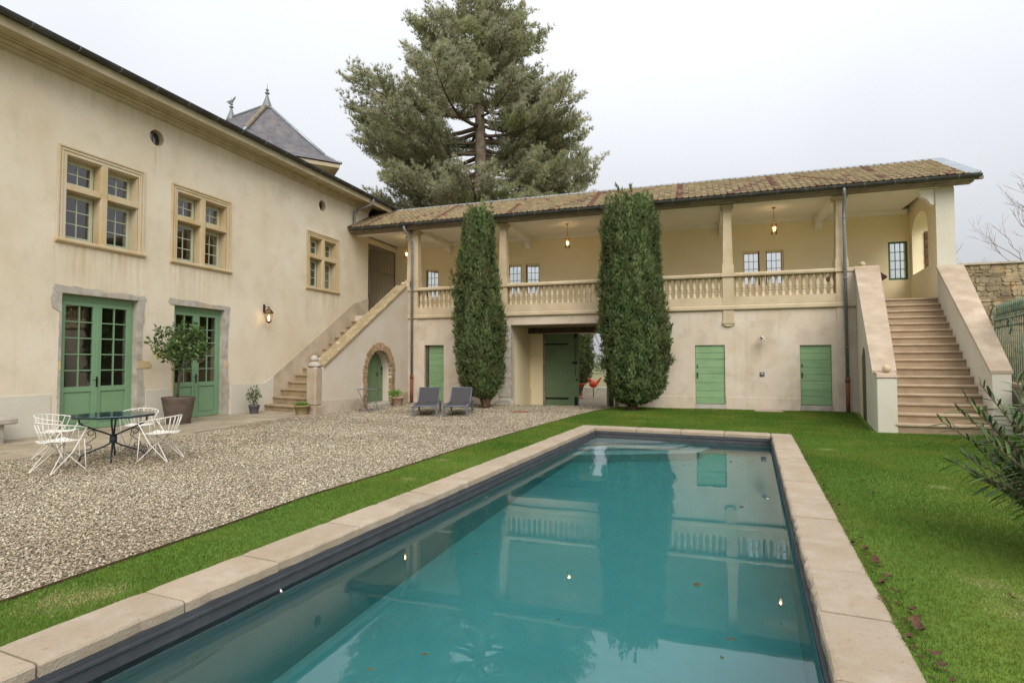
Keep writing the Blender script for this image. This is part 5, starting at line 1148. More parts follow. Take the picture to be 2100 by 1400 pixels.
for o, (x, y, lb) in zip(cc, spots):
    o.location = (x, y, 0.0); o['label'] = lb; o['group'] = G_
    o.rotation_euler.z = math.atan2(TY-y, TX-x)-math.pi/2+{0: -.30, 1: .15, 2: .2, 3: .1}[cc.index(o)]
# folding table
ft = thing('folding_table', 'small square grey metal folding table standing before the arched door', 'table', (-10.15, 16.1, 0))
fx, fy = -10.18, 16.05
m = MB(); m.box(-.31, .31, -.31, .31, .705, .722); m.v = [(fx+x*math.cos(.1)-y*math.sin(.1), fy+x*math.sin(.1)+y*math.cos(.1), z) for x, y, z in m.v]; m.build('table_top', 'grey_iron', ft, .004)
for s in (-1, 1):
    MB().tube([(fx+s*.25, fy-.27, .70), (fx+s*.22, fy+.22, .02)], .009, 5).build('leg', 'grey_iron', ft)
    MB().tube([(fx+s*.22, fy+.27, .70), (fx+s*.25, fy-.22, .02)], .009, 5).build('leg', 'grey_iron', ft)
    MB().tube([(fx+s*.25, fy-.22, .02), (fx-s*.2, fy-.10, .45)], .007, 5).build('brace', 'grey_iron', ft)
m = MB(); m.tube([(fx-.25, fy-.22, .03), (fx+.25, fy-.22, .03)], .012, 6); m.tube([(fx-.22, fy+.22, .03), (fx+.22, fy+.22, .03)], .012, 6); m.build('foot_bar', 'grey_iron', ft)

# ------------------------------------------------------------------ sun loungers
def lounger():
    t = thing('sun_lounger', '', 'sun lounger', (0, 0, 0)); w_ = .34
    m = MB()
    for s in (-1, 1): m.tube([(s*w_, 0, .30), (s*w_, .25, .315), (s*w_, 1.9, .315)], .026, 6)
    m.tube([(-w_, .0, .30), (w_, .0, .30)], .026, 6); m.tube([(-w_, 1.9, .31), (w_, 1.9, .31)], .022, 6); m.build('frame', 'lounger', t)
    m = MB(); m.hexa([(-w_+.02, .03, .30), (w_-.02, .03, .30), (w_-.02, 1.22, .318), (-w_+.02, 1.22, .318)], [(-w_+.02, .03, .312), (w_-.02, .03, .312), (w_-.02, 1.22, .33), (-w_+.02, 1.22, .33)]); m.build('seat', 'mesh', t)
    a = R(35); L = .74; q = lambda u, e: (1.24+u*math.cos(a)-e*math.sin(a), .335+u*math.sin(a)+e*math.cos(a))
    y0, z0 = q(0, 0); y1, z1 = q(L, 0); y2, z2 = q(0, .014); y3, z3 = q(L, .014)
    m = MB().hexa([(-w_+.03, y0, z0), (w_-.03, y0, z0), (w_-.03, y1, z1), (-w_+.03, y1, z1)], [(-w_+.03, y2, z2), (w_-.03, y2, z2), (w_-.03, y3, z3), (-w_+.03, y3, z3)]); m.build('backrest', 'mesh', t)
    m = MB()
    for s in (-1, 1): m.tube([(s*(w_-.02), y0, z0), (s*(w_-.02), y1, z1)], .018, 6); m.tube([(s*(w_-.03), q(.45, 0)[0], q(.45, 0)[1]), (s*(w_-.03), 1.85, .32)], .01, 5)
    m.tube([(-w_+.02, y1, z1), (w_-.02, y1, z1)], .020, 6); m.build('back_frame', 'lounger', t)
    for s in (-1, 1):
        for y in (.03, 1.72): MB().hexa([(s*w_-.025, y-.02-(0 if y < 1 else -.1), 0), (s*w_+.025, y-.02-(0 if y < 1 else -.1), 0), (s*w_+.025, y+.03-(0 if y < 1 else -.1), 0), (s*w_-.025, y+.03-(0 if y < 1 else -.1), 0)], [(s*w_-.028, y-.04, .31), (s*w_+.028, y-.04, .31), (s*w_+.028, y+.05, .31), (s*w_-.028, y+.05, .31)]).build('leg', 'lounger', t, .008)
    return t
l1 = lounger(); l2 = copy_tree(l1)
l1.location = (-7.57, 14.88, 0); l1.rotation_euler.z = R(22); l1['label'] = 'charcoal sun lounger on the gravel nearer the arched door'
l2.location = (-6.72, 15.14, 0); l2.rotation_euler.z = R(17); l2['label'] = 'charcoal sun lounger on the gravel nearer the left cypress'
for l in (l1, l2): l['group'] = 'sun loungers on the gravel'

# ------------------------------------------------------------------ plants in pots
def leaf_cloud(n, centre, rad, size, fn=None, up=.2, seed=1, hollow=.5):
    g = np.random.default_rng(seed); d = unit(g.normal(size=(n, 3))); r = hollow+(1-hollow)*g.random(n)**.6
    k = 1+.22*np.sin(d[:, 0]*5+seed)*np.cos(d[:, 1]*4+seed*2)+.15*np.sin(d[:, 2]*7+seed)
    P = np.array(centre)+d*np.array(rad)*(r*k)[:, None]
    D = unit(d*.6+g.normal(size=(n, 3))*.7+np.array([0, 0, up])); S = unit(np.cross(D, g.normal(size=(n, 3))))
    L = size*g.uniform(.6, 1.25, n); return blades(P, D, S*(L*.24)[:, None], L, g.random(n))
pt = thing('potted_lemon_tree', 'lemon tree with round leafy crown in a big brown tapered planter by the french door', 'potted tree', (-12.66, 11.1, 0))
px_, py_ = -12.66, 11.1
MB().lathe([(.262, .02), (.275, .05), (.385, .66), (.39, .70), (.365, .70), (.35, .64)], px_, py_, .012, 28).build('planter', 'pot', pt)
MB().lathe([(.29, 0), (.30, .03)], px_, py_, .028, 24).build('saucer', 'pot', pt); MB().lathe([(.345, 0), (.34, .015)], px_, py_, .62, 20).build('soil', 'soil', pt)
MB().tube([(px_-.05, py_, .6), (px_-.02, py_, .95), (px_+.04, py_-.02, 1.3), (px_+.03, py_-.03, 1.75)], [.036, .03, .027, .022], 8).build('trunk', 'bark', pt)
g = np.random.default_rng(3); Vs, Fs, Rr = [], [], []; n0 = 0; m = MB()
for k in range(34):
    d = unit(g.normal(size=3)+np.array([0, 0, .1])); c = np.array([px_+.12, py_-.02, 2.0])+d*np.array([.62, .62, .60])*g.uniform(.35, 1.12)
    m.tube([(px_+.03, py_-.03, 1.55+.2*g.random()), tuple((np.array([px_+.04, py_-.03, 1.7])+c)/2+g.normal(size=3)*.04), tuple(c)], [.012, .008, .004], 5)
    V, F_, r = leaf_cloud(int(g.integers(26, 66)), c, (.18, .18, .15), .115, seed=k+9, hollow=.15, up=.25); Vs.append(V); Fs.append(F_+n0); Rr.append(r); n0 += len(V)
V, F_, r = leaf_cloud(380, (px_+.1, py_, 2.0), (.5, .5, .48), .10, seed=4, hollow=.2); Vs.append(V); Fs.append(F_+n0); Rr.append(r)
m.build('branches', 'bark', pt); npmesh('crown', np.concatenate(Vs), np.concatenate(Fs), 'lemon_leaf', pt, np.concatenate(Rr))
for (a, b, c) in ((.10, -.62, 1.86), (-.02, -.60, 1.72), (.48, -.50, 2.10), (-.16, -.58, 1.84)):
    MB().lathe([(.004, -.052), (.026, -.03), (.032, 0), (.026, .03), (.004, .052)], px_+a, py_+b, c, 10).build('lemon', 'lemon', pt)
sp_ = thing('potted_shrub', 'small leafy shrub in a slate grey pot by the foot of the stone staircase', 'potted plant', (-12.95, 14.02, 0))
MB().lathe([(.105, 0), (.115, .02), (.155, .22), (.165, .225), (.168, .27), (.145, .27), (.14, .24)], -12.95, 14.02, .02, 20).build('pot', 'pot_slate', sp_)
m = MB()
for k in range(9): a = k*.7; m.tube([(-12.95, 14.02, .24), (-12.95+.08*math.cos(a), 14.02+.08*math.sin(a), .5), (-12.95+.17*math.cos(a), 14.02+.17*math.sin(a), .66+.03*(k % 3))], .005, 4)
m.build('stems', 'bark', sp_); V, F_, r = leaf_cloud(420, (-12.95, 14.0, .56), (.20, .20, .27), .062, seed=21, hollow=.25); npmesh('foliage', V, F_, 'shrub_leaf', sp_, r)
tp = thing('terracotta_pot', 'mossy terracotta pot with low green tuft beside the stair post', 'potted plant', (-11.22, 14.02, 0))
MB().lathe([(.155, 0), (.16, .02), (.195, .25), (.235, .26), (.24, .31), (.20, .31), (.19, .27)], -11.16, 13.98, .015, 22).build('pot', 'terracotta', tp)
g = np.random.default_rng(5); n = 260; a = g.random(n)*6.28; rr = .15*np.sqrt(g.random(n)); P = np.stack([-11.16+rr*np.cos(a), 13.98+rr*np.sin(a), np.full(n, .29)], 1)
D = unit(np.stack([np.cos(a)*.9*rr/.15, np.sin(a)*.9*rr/.15, np.full(n, .8)], 1)+g.normal(size=(n, 3))*.2); S = unit(np.cross(D, [0, 0, 1])); L = g.uniform(.08, .17, n); V, F_, r = blades(P, D, S*.010, L, g.random(n)); npmesh('foliage', V, F_, 'herb', tp, r)
ap = thing('leaning_pot', 'cracked pale terracotta pot with trailing herbs by the arched door', 'potted plant', (-10.4, 18.3, 0))
MB().lathe([(.15, 0), (.16, .02), (.205, .27), (.235, .28), (.24, .33), (.2, .33)], -10.42, 18.32, -.01, 20).build('pot', 'terracotta2', ap)
V, F_, r = leaf_cloud(520, (-10.50, 18.22, .44), (.27, .25, .17), .06, seed=31, hollow=.1); npmesh('foliage', V, F_, 'herb', ap, r)

# ------------------------------------------------------------------ small fittings
sh = thing('outdoor_shower', 'chrome shower head arm fixed to the loggia ground floor wall', 'shower', (2.03, YF, 2.35))
M['chrome'] = mk('chrome', (.7, .7, .7), .15, metal=1)
m = MB(); m.tube([(2.03, YF, 2.38), (2.03, YF-.05, 2.38)], .045, 14); m.tube([(2.03, YF-.03, 2.38), (2.03, YF-.28, 2.37), (2.03, YF-.30, 2.33)], .011, 7); m.build('arm', 'chrome', sh)
MB().tube([(2.03, YF-.30, 2.325), (2.03, YF-.30, 2.31)], .15, 20).build('shower_head', 'chrome', sh)
st_ = thing('shower_control', 'small square chrome shower control plate on the loggia wall', 'shower control', (2.0, YF, 1.16))
MB().box(1.93, 2.08, YF-.012, YF, 1.09, 1.24).build('plate', 'grey_iron', st_, .006); MB().tube([(2.0, YF-.012, 1.18), (2.0, YF-.06, 1.18)], .03, 14).build('knob', 'chrome', st_)
tag = MB().box(1.72, 2.55, YF-.62, YF-.06, -.05, .03).build('stone_slab', 'coping', None, .01); tag['label'] = 'flat pale stone slab in the grass below the outdoor shower'; tag['category'] = 'paving slab'
mh = thing('manhole_cover', 'round rusty inspection cover set in the gravel before the gateway', 'manhole cover', (-5.2, 17.0, 0))
MB().lathe([(.24, -.02), (.24, .012), (.22, .016), (.215, .011), (.01, .011)], -5.35, 17.1, 0, 24).build('lid', 'rust', mh)
# oval wooden table on the gallery, its top tipped up
ot = thing('tilt_top_table', 'brown scalloped oval tilt top table standing on the gallery behind the stair parapet', 'table', (5.2, 22.4, 3.5))
n = 48; P = [(5.32+.93*math.cos(R(360*k/n))*(1+.03*math.cos(R(360*k/n*8))), 4.50+.30*math.sin(R(360*k/n))*(1+.03*math.cos(R(360*k/n*8)))) for k in range(n)]
MB().prism(P, 22.42, 22.45, 'y').build('table_top', 'brown_wood', ot, .006)
m = MB(); m.lathe([(.05, 0), (.06, .2), (.035, .5), (.05, .85)], 5.32, 22.6, 3.5, 12)
for k in range(3): a = R(90+120*k); m.tube([(5.32, 22.6, 3.75), (5.32+.2*math.cos(a), 22.6+.2*math.sin(a), 3.66), (5.32+.36*math.cos(a), 22.6+.36*math.sin(a), 3.53)], .022, 6)
m.build('pedestal', 'brown_wood', ot)
# things beyond the gateway
rt = thing('red_folding_table', 'orange red folding table beyond the open gateway', 'table', (-6.1, 28.5, -.22)); x, y, z = -5.72, 27.5, -.22
m = MB(); m.box(x-.5, x+.42, y-.3, y+.3, z+.70, z+.73); m.build('table_top', 'red', rt)
for yy in (y-.25, y+.25):
    MB().tube([(x-.40, yy, z), (x+.32, yy, z+.7)], .025, 5).build('leg', 'red', rt); MB().tube([(x+.32, yy, z), (x-.40, yy, z+.7)], .025, 5).build('leg', 'red', rt)
MB().tube([(x+.32, y-.25, z+.02), (x+.32, y+.25, z+.02)], .02, 5).build('foot_bar', 'red', rt)
rb = thing('red_garden_bird', 'round orange red bird shaped garden ornament beyond the open gateway', 'ornament', (-4.9, 29.5, 0)); x, y, z = -5.02, 28.5, .45
m = MB(); m.ball((x, y, z), .22, 14, 10, .85); m.ball((x-.17, y, z+.2), .1, 10, 8); m.hexa([(x+.1, y-.06, z+.05), (x+.2, y-.06, z-.05), (x+.2, y+.06, z-.05), (x+.1, y+.06, z+.05)], [(x+.38, y-.02, z+.36), (x+.42, y-.02, z+.30), (x+.42, y+.02, z+.30), (x+.38, y+.02, z+.36)]); m.build('body', 'red', rb)
MB().tube([(x, y, z-.2), (x, y, -.22)], .02, 6).build('stand', 'iron', rb)
kb = thing('border_wall', 'low stone border wall crossing the garden beyond the gateway', 'wall', (-4, 31, -.2)); MB().box(-14, 5, 33, 33.5, -.4, .10).build('wall', 'stone_grey', kb, .03)

# ------------------------------------------------------------------ cypresses
def cypress(name, label, cx, cy, z0, prof, trunk_h, seed, n=11000, group=None, tilt=None):
    t = thing(name, label, 'tree', (cx, cy, z0), group); g = np.random.default_rng(seed)
    zs = np.array([p[0] for p in prof]); xl = np.array([p[1] for p in prof]); xr = np.array([p[2] for p in prof])
    def shell(z, a):
        l = np.interp(z, zs, xl); r = np.interp(z, zs, xr); c = (l+r)/2; rad = (r-l)/2
        bump = 1+.07*np.sin(3*a+z*1.3+seed)+.075*np.sin(7*a-z*2.1)+.06*np.sin(12*a+z*3.1+seed)
        return c, rad*bump
    # core
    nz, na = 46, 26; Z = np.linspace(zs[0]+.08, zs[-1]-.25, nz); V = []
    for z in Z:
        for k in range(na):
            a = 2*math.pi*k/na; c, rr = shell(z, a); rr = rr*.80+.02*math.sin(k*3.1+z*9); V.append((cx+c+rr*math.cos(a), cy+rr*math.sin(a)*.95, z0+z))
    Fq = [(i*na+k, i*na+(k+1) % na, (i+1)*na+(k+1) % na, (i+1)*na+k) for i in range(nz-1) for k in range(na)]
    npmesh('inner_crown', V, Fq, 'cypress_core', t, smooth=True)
    zz = zs[0]+(zs[-1]-zs[0])*g.random(n*3); _, rr0 = shell(zz, zz*0); keep = g.random(n*3) < rr0/rr0.max()+.12; zz = zz[keep][:n]; n_ = len(zz)
    a = g.random(n_)*2*math.pi; c, rad = shell(zz, a); clump = .5+.5*np.sin(a*9+zz*4)*np.sin(zz*6.3-a*5); k = .80+.16*clump+.10*g.random(n_)
    P = np.stack([cx+c+rad*k*np.cos(a), cy+rad*k*np.sin(a)*.95, z0+zz], 1)
    out = np.stack([np.cos(a), np.sin(a), 0*a], 1); base_up = np.array([0, 0, 1.])
    Vs, Fs, Rs = [], [], []; n0 = 0
    D0 = unit(out*.42+base_up*(.95)+g.normal(size=(n_, 3))*.28); size = g.uniform(.08, .16, n_)
    for q in range(5):
        side = unit(np.cross(D0, g.normal(size=(n_, 3)))); D = unit(D0+side*g.uniform(.1, .65, n_)[:, None]); S = unit(np.cross(D, out+g.normal(size=(n_, 3))*.4))
        L = size*g.uniform(.7, 1.2, n_); V, F_, r = blades(P+side*.015, D, S*(.012+.006*g.random(n_))[:, None]*1.2, L, np.clip(.25+.55*clump*g.random(n_)+.25*g.normal(size=n_), 0, 1)); Vs.append(V); Fs.append(F_+n0); Rs.append(r); n0 += len(V)
    # upright plumes that give the column its shaggy outline
    npl = int(n_/95); pa = g.random(npl)*6.283; pz = zs[0]+.3+(zs[-1]-zs[0]-.5)*g.random(npl)**.85; per = 34
    pa = np.concatenate([pa, g.random(9)*6.283]); pz = np.concatenate([pz, zs[-1]-.55+g.random(9)*.35]); npl += 9
    pc, prd = shell(pz, pa); prd = prd.copy(); u = g.random((npl, per)); hL = g.uniform(.5, 1.1, npl)[:, None]; hL[-9:] = .42; prd[-9:] *= .6
    rr_ = (prd*g.uniform(.86, 1.0, npl))[:, None]; w_ = .13*np.sin(np.pi*np.clip(u*.9+.1, 0, 1))*g.random((npl, per))**.5; b_ = g.random((npl, per))*6.283
    lean = .10*u*hL; X_ = cx+pc[:, None]+(rr_+lean*.6)*np.cos(pa)[:, None]+w_*np.cos(b_); Y_ = cy+(rr_+lean*.6)*np.sin(pa)[:, None]*.95+w_*np.sin(b_); Z_ = z0+pz[:, None]+u*hL-.25
    Pp = np.stack([X_, Y_, Z_], -1).reshape(-1, 3); ob = np.repeat(np.stack([np.cos(pa), np.sin(pa), 0*pa], 1), per, 0); tone = np.repeat(g.uniform(.25, .8, npl), per)
    for q in range(4):
        D = unit(ob*.25+base_up+g.normal(size=Pp.shape)*.25); S = unit(np.cross(D, ob+g.normal(size=Pp.shape)*.4)); V, F_, r = blades(Pp, D, S*.014, g.uniform(.08, .19, len(Pp)), np.clip(tone+g.normal(size=len(Pp))*.15, 0, 1)); Vs.append(V); Fs.append(F_+n0); Rs.append(r); n0 += len(V)
    # feathery tops and stray sprays
    m_ = int(n_*.09); i = g.choice(n_, m_); L = g.uniform(.16, .34, m_); D = unit(out[i]*.35+base_up+g.normal(size=(m_, 3))*.15); S = unit(np.cross(D, out[i]))
    for q in range(4):
        Dq = unit(D+g.normal(size=(m_, 3))*.22); V, F_, r = blades(P[i]+D*L[:, None]*.2*q, Dq, S*.014, L*.6, g.random(m_)); Vs.append(V); Fs.append(F_+n0); Rs.append(r); n0 += len(V)
    npmesh('crown', np.concatenate(Vs), np.concatenate(Fs), 'cypress', t, np.concatenate(Rs))
    # small pale cones
    kc = 260; i = g.choice(n_, kc); Vc = []; Fc = []; o6 = np.array([(1, 0, 0), (-1, 0, 0), (0, 1, 0), (0, -1, 0), (0, 0, 1), (0, 0, -1)])*.014; f8 = [(0, 2, 4), (2, 1, 4), (1, 3, 4), (3, 0, 4), (2, 0, 5), (1, 2, 5), (3, 1, 5), (0, 3, 5)]
    for q, ii in enumerate(i): Vc.append(P[ii]+out[ii]*.05+o6); Fc += [[q*6+b for b in f] for f in f8]
    npmesh('cones', np.concatenate(Vc), np.array(Fc), 'twig', t, kind='stuff')
    m = MB(); m.tube([(cx+.0, cy, z0-.1), (cx+.02, cy, z0+trunk_h*.6), (cx, cy, z0+trunk_h+.6)], [.17, .13, .10], 9)
    for q in range(7):
        b = R(q*51+10); m.tube([(cx+.10*math.cos(b), cy+.10*math.sin(b), z0), (cx+.13*math.cos(b), cy+.13*math.sin(b), z0+trunk_h*.5), (cx+.35*math.cos(b), cy+.35*math.sin(b), z0+trunk_h+.5)], [.05, .045, .03], 6)
    m.build('trunk', 'bark_red', t); return t
# profiles: (height, left extent, right extent) in metres from the trunk axis
cypress('cypress_tree', 'narrow dark green cypress behind the sun loungers, left of the gateway', -7.0, 18.35, 0,
        [(.28, -.12, .2), (.42, -.52, .32), (.75, -.82, .50), (1.3, -.98, .58), (2.1, -1.04, .60), (3.2, -1.04, .56), (4.1, -1.06, .46), (4.9, -1.0, .30), (5.5, -.90, .24), (6.1, -.80, .24), (6.6, -.70, .22), (6.82, -.50, .0), (6.95, -.35, -.2)], .4, 11, 9000)
cypress('cypress_tree', 'broad dark green cypress with pointed top, right of the gateway', -2.03, 18.72, 0,
        [(.18, -.30, .35), (.4, -.58, .80), (.8, -.78, 1.02), (1.4, -.90, 1.08), (2.2, -.94, 1.12), (3.2, -.94, 1.08), (4.2, -.94, .98), (5.2, -.92, .84), (5.9, -.90, .78), (6.35, -.84, .76), (6.6, -.62, .66), (6.75, -.34, .56), (6.9, .0, .46), (7.02, .15, .34)], .3, 12, 12500)
# a side spray that sticks out of the right cypress
cypress('cypress_tree', 'tall dark cypress seen through the open gateway', -6.05, 30.0, -.2,
        [(.45, -.3, .2), (.8, -.9, .55), (1.6, -1.05, .72), (3.0, -1.05, .78), (4.5, -1.0, .6), (6.0, -.7, .3), (7.0, -.3, 0)], .4, 13, 5000)

# ------------------------------------------------------------------ the big pine
M['pine_bark'] = mk('pale pine bark', C3(176, 160, 144), .95, C3(138, 122, 106), 4, (.35, .65), 1., 12)
pn = thing('pine_tree', 'huge grey green pine with spreading branches rising behind the gallery roof', 'tree', (-14.1, 36, -.3))
g = np.random.default_rng(42); TXp, TYp = -14.1, 36.0
m = MB(); tp_ = [(TXp, TYp, -.3), (TXp+.05, TYp, 6), (TXp-.02, TYp, 12), (TXp+.0, TYp, 17), (TXp-.15, TYp, 21), (TXp-.35, TYp, 25), (TXp-.45, TYp, 27.4)]
m.tube(tp_, [.62, .52, .46, .38, .26, .14, .02], 12); m.build('trunk', 'pine_bark', pn)
ZL = [(10, 6.9), (12.4, 7.2), (13.6, 6.6), (15.0, 6.9), (16.0, 7.6), (17.2, 8.6), (18.4, 9.4), (19.6, 7.6), (20.8, 6.3), (22.3, 5.2), (23.3, 4.8), (24.5, 5.0), (25.8, 4.2), (27.0, 2.9), (28.2, 1.4), (29.0, .5)]
ZR = [(10, 8.4), (12.2, 8.2), (13.2, 7.7), (14.6, 6.6), (15.6, 5.2), (16.6, 6.6), (18.0, 6.6), (19.2, 5.4), (20.6, 6.0), (21.6, 4.6), (22.6, 4.0), (24.2, 4.8), (25.0, 4.0), (26.2, 3.2), (27.4, 2.0), (28.4, 1.0), (29.0, .5)]
def prad(z, az):
    l = np.interp(z, *zip(*ZL)); r = np.interp(z, *zip(*ZR)); c = math.cos(az-R(18)); return (r if c > 0 else l)*abs(c)**1.2+.80*(l+r)/2*(1-abs(c)**1.2)
bm_ = MB(); TP, TD, TS = [], [], []
nb = 116
for b in range(nb):
    z = 8.8+(26.3-8.8)*(b/(nb-1))**1.02+g.normal()*.2; az = b*2.39996+g.normal()*.25
    if b % 4 == 0: az = R(18)+math.pi*(b//4 % 2)+g.normal()*.22      # some lie along the width of the crown
    if 12.5 < z < 17.5 and math.cos(az-R(-68)) > .82: az += R(g.uniform(45, 110))*(1 if b % 2 else -1)*(0 if b % 5 == 0 else 1)
    Rr_ = prad(z+.5+1.5*max(0, (z-19)/7), az)*g.choice([.62, .78, .92, 1.0, 1.06]); Rr_ = max(.6, Rr_)
    ft_ = max(0, (z-10)/19); x0 = np.interp(z, [12, 21, 29.5], [TXp, TXp-.15, TXp-.5]); bend = g.normal()*.2
    rise = (-.06+.34*ft_)*Rr_+.30; droop = .08*Rr_
    pts = []
    for s in np.linspace(0, 1, 8):
        rr = Rr_*s; a2 = az+bend*s*.6; pts.append(np.array([x0+rr*math.cos(a2), TYp+rr*math.sin(a2), z+rise*s**1.3-droop*math.sin(math.pi*s)*1.3+(.35*s**3)]))
    r0 = .035+.016*Rr_; bm_.tube([tuple(p) for p in pts], [max(.014, r0*(1-s)**.8) for s in np.linspace(0, 1, 8)], 5, cap=False)
    ns = int(6+Rr_*3.4)
    for q in range(ns):
        s = .22+.76*(q+g.random())/ns; i = min(6, int(s*7)); p = pts[i]+(pts[i+1]-pts[i])*(s*7-i); side = 1 if q % 2 else -1
        a2 = az+side*g.uniform(.5, 1.15); L = (Rr_*(.34*(1-s)+.16)+.45)*g.uniform(.7, 1.15); d = np.array([math.cos(a2), math.sin(a2), g.uniform(.0, .35)])
        ends = p+d*L+np.array([0, 0, .15*L]); bm_.tube([tuple(p), tuple(p+d*L*.5+np.array([0, 0, -.03])), tuple(ends)], [.024, .016, .008], 3, cap=False)
        nt_ = int(9+L*15)
        for k in range(nt_):
            u = .18+.82*(k+g.random())/nt_; c = p+d*L*u+np.array([0, 0, .15*L*u*u]); off = g.normal(size=3)*np.array([.19, .19, .075])*(1.1-.4*u)+np.array([0, 0, .10])
            TP.append(c+off); TD.append(d*.6+off*1.2+np.array([0, 0, .75])); TS.append(1)
    for k in range(int(7+Rr_)):
        s = .6+.4*g.random(); i = min(6, int(s*7)); p = pts[i]+(pts[i+1]-pts[i])*(s*7-i); off = g.normal(size=3)*np.array([.25, .25, .14])
        TP.append(p+off+np.array([0, 0, .08])); TD.append((pts[7]-pts[6])*2+off+np.array([0, 0, .5])); TS.append(1)
TP = np.array(TP); TD = unit(np.array(TD)+g.normal(size=TP.shape)*.25); n = len(TP); print('pine tufts', n)
Vs, Fs, Rs = [], [], []; n0 = 0; base_r = g.random(n)
for q in range(10):
    D = unit(TD+g.normal(size=(n, 3))*.5); S = unit(np.cross(D, g.normal(size=(n, 3)))); L = g.uniform(.16, .34, n)
    W_ = S*.019; V = np.stack([TP-W_, TP+W_, TP+D*L[:, None]], 1).reshape(-1, 3); Fc = np.arange(n*3).reshape(-1, 3)
    Vs.append(V); Fs.append(Fc+n0); Rs.append(np.repeat(np.clip(base_r+g.normal(size=n)*.15, 0, 1), 3)); n0 += len(V)
bm_.build('branches', 'bark', pn); npmesh('crown', np.concatenate(Vs), np.concatenate(Fs), 'pine', pn, np.concatenate(Rs))

# ------------------------------------------------------------------ bare trees
def bare(name, label, x, y, z0, h, seed, mat='twig', group=None, depth=5, spread=.5, r0=.12):
    t = thing(name, label, 'tree', (x, y, z0), group); g = random.Random(seed); tr = MB(); tw_ = MB()
    def grow(p, d, L, r, k):
        q = p+d*L; mid = (p+q)/2+Vector((g.uniform(-1, 1), g.uniform(-1, 1), g.uniform(-.5, .5)))*L*.07
        (tr if k < 1 else tw_).tube([p, mid, q], [r, r*.85, r*.68], 6 if k < 2 else 3, cap=False)
        if k >= depth: return
        for c in range(3 if k < 2 else g.choice((2, 2, 3))):
            nd = (d+Vector((g.uniform(-1, 1), g.uniform(-1, 1), g.uniform(-.25, .9)))*spread*(1.1)).normalized(); grow(q if c < 2 else mid, nd, L*g.uniform(.62, .88), max(.006, r*.62), k+1)
    grow(Vector((x, y, z0)), Vector((.02, 0, 1)), h*.3, r0, 0)
    tr.build('trunk', mat, t); tw_.build('branches', mat, t); return t
bare('bare_tree', 'leafless tree with fine upward branches behind the rubble wall', 14.3, 28.5, -.3, 9.5, 5, 'twig', depth=7, r0=.13)
bare('bare_tree', 'smaller leafless tree left of the larger one behind the rubble wall', 10.6, 34, -.3, 6.4, 8, 'twig', depth=6, r0=.06)
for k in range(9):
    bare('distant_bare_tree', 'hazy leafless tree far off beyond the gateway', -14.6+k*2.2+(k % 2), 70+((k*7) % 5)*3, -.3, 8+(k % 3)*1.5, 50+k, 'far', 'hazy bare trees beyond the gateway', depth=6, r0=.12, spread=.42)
# far hedge
g = np.random.default_rng(8); n = 26000; x = g.uniform(-60, 70, n); y = g.uniform(88, 96, n); z = g.random(n)**.8*(2.2+1.2*np.sin(x*.21)+.8*np.sin(x*.7))-.3
P = np.stack([x, y, z], 1); D = unit(g.normal(size=(n, 3))+[0, 0, .5]); S = unit(np.cross(D, g.normal(size=(n, 3)))); V, F_, r = blades(P, D, S*.10, g.uniform(.3, .6, n), g.random(n))
npmesh('far_hedge', V, F_, 'hedge', None, r, kind='stuff', label='low hazy hedge line far beyond the gateway', category='hedge')

# ------------------------------------------------------------------ oleander, near right
OX, OY = 2.92, 5.60
ol = thing('oleander_shrub', 'oleander with long narrow dark leaves reaching in from the right edge', 'shrub', (OX, OY, 0))
g = np.random.default_rng(77); m = MB(); LP, LD = [], []
for k in range(112):
    a = g.random()*2*math.pi; sp = g.uniform(.12, 1.0)**.8; H = g.uniform(.6, 1.62)*(1.08-.42*sp**2)
    b0 = np.array([OX+.1*math.cos(a), OY+.1*math.sin(a), 0]); tip = b0+np.array([sp*.92*math.cos(a), sp*.92*math.sin(a), H]); mid = (b0+tip)/2+np.array([-.1*math.cos(a)*sp, -.1*math.sin(a)*sp, .14])
    m.tube([tuple(b0), tuple(mid), tuple(tip)], [.011, .008, .004], 5)
    n = int(g.integers(22, 34))
    for q in range(n):
        u = .42+.58*(q+g.random()*.3)/n; p = (1-u)**2*b0+2*u*(1-u)*mid+u*u*tip; t_ = unit(tip-mid)
        aa = q*2.1+g.random()*.5; s1 = unit(np.cross(t_, [.3, .5, .2])); s2 = np.cross(t_, s1); LP.append(p); LD.append(unit(t_*(.75 if u > .85 else .45)+(s1*math.cos(aa)+s2*math.sin(aa))*.8+np.array([0, 0, .05])))
m.build('stems', 'bark_red', ol)
LP = np.array(LP); LD = np.array(LD); order = np.argsort(LP@np.array([F.x, F.y, 0])-.5*0); order = np.argsort(np.linalg.norm(LP-np.array([0, 0, 1.6]), axis=1))
lm = MB(); L_, W_ = .145, .0105; prof = [(0, .15), (.12, .55), (.35, 1), (.65, .95), (.88, .5), (1, .03)]; vs = []; fs = []
for i, (u, w_) in enumerate(prof): zc = -.16*u*u*L_; vs += [(-W_*w_, u*L_, zc+.003*w_), (0, u*L_, zc-.001), (W_*w_, u*L_, zc+.003*w_)]
for i in range(5): b = i*3; fs += [(b, b+1, b+4, b+3), (b+1, b+2, b+5, b+4)]
lm.add(vs, fs, True); lme = lm.mesh('leaf'); lme.materials.append(M['oleander_leaf'])
base = np.array(vs); tris = np.array([t for f in fs for t in ((f[0], f[1], f[2]), (f[0], f[2], f[3]))]); Vs, Fs, Rs = [], [], []
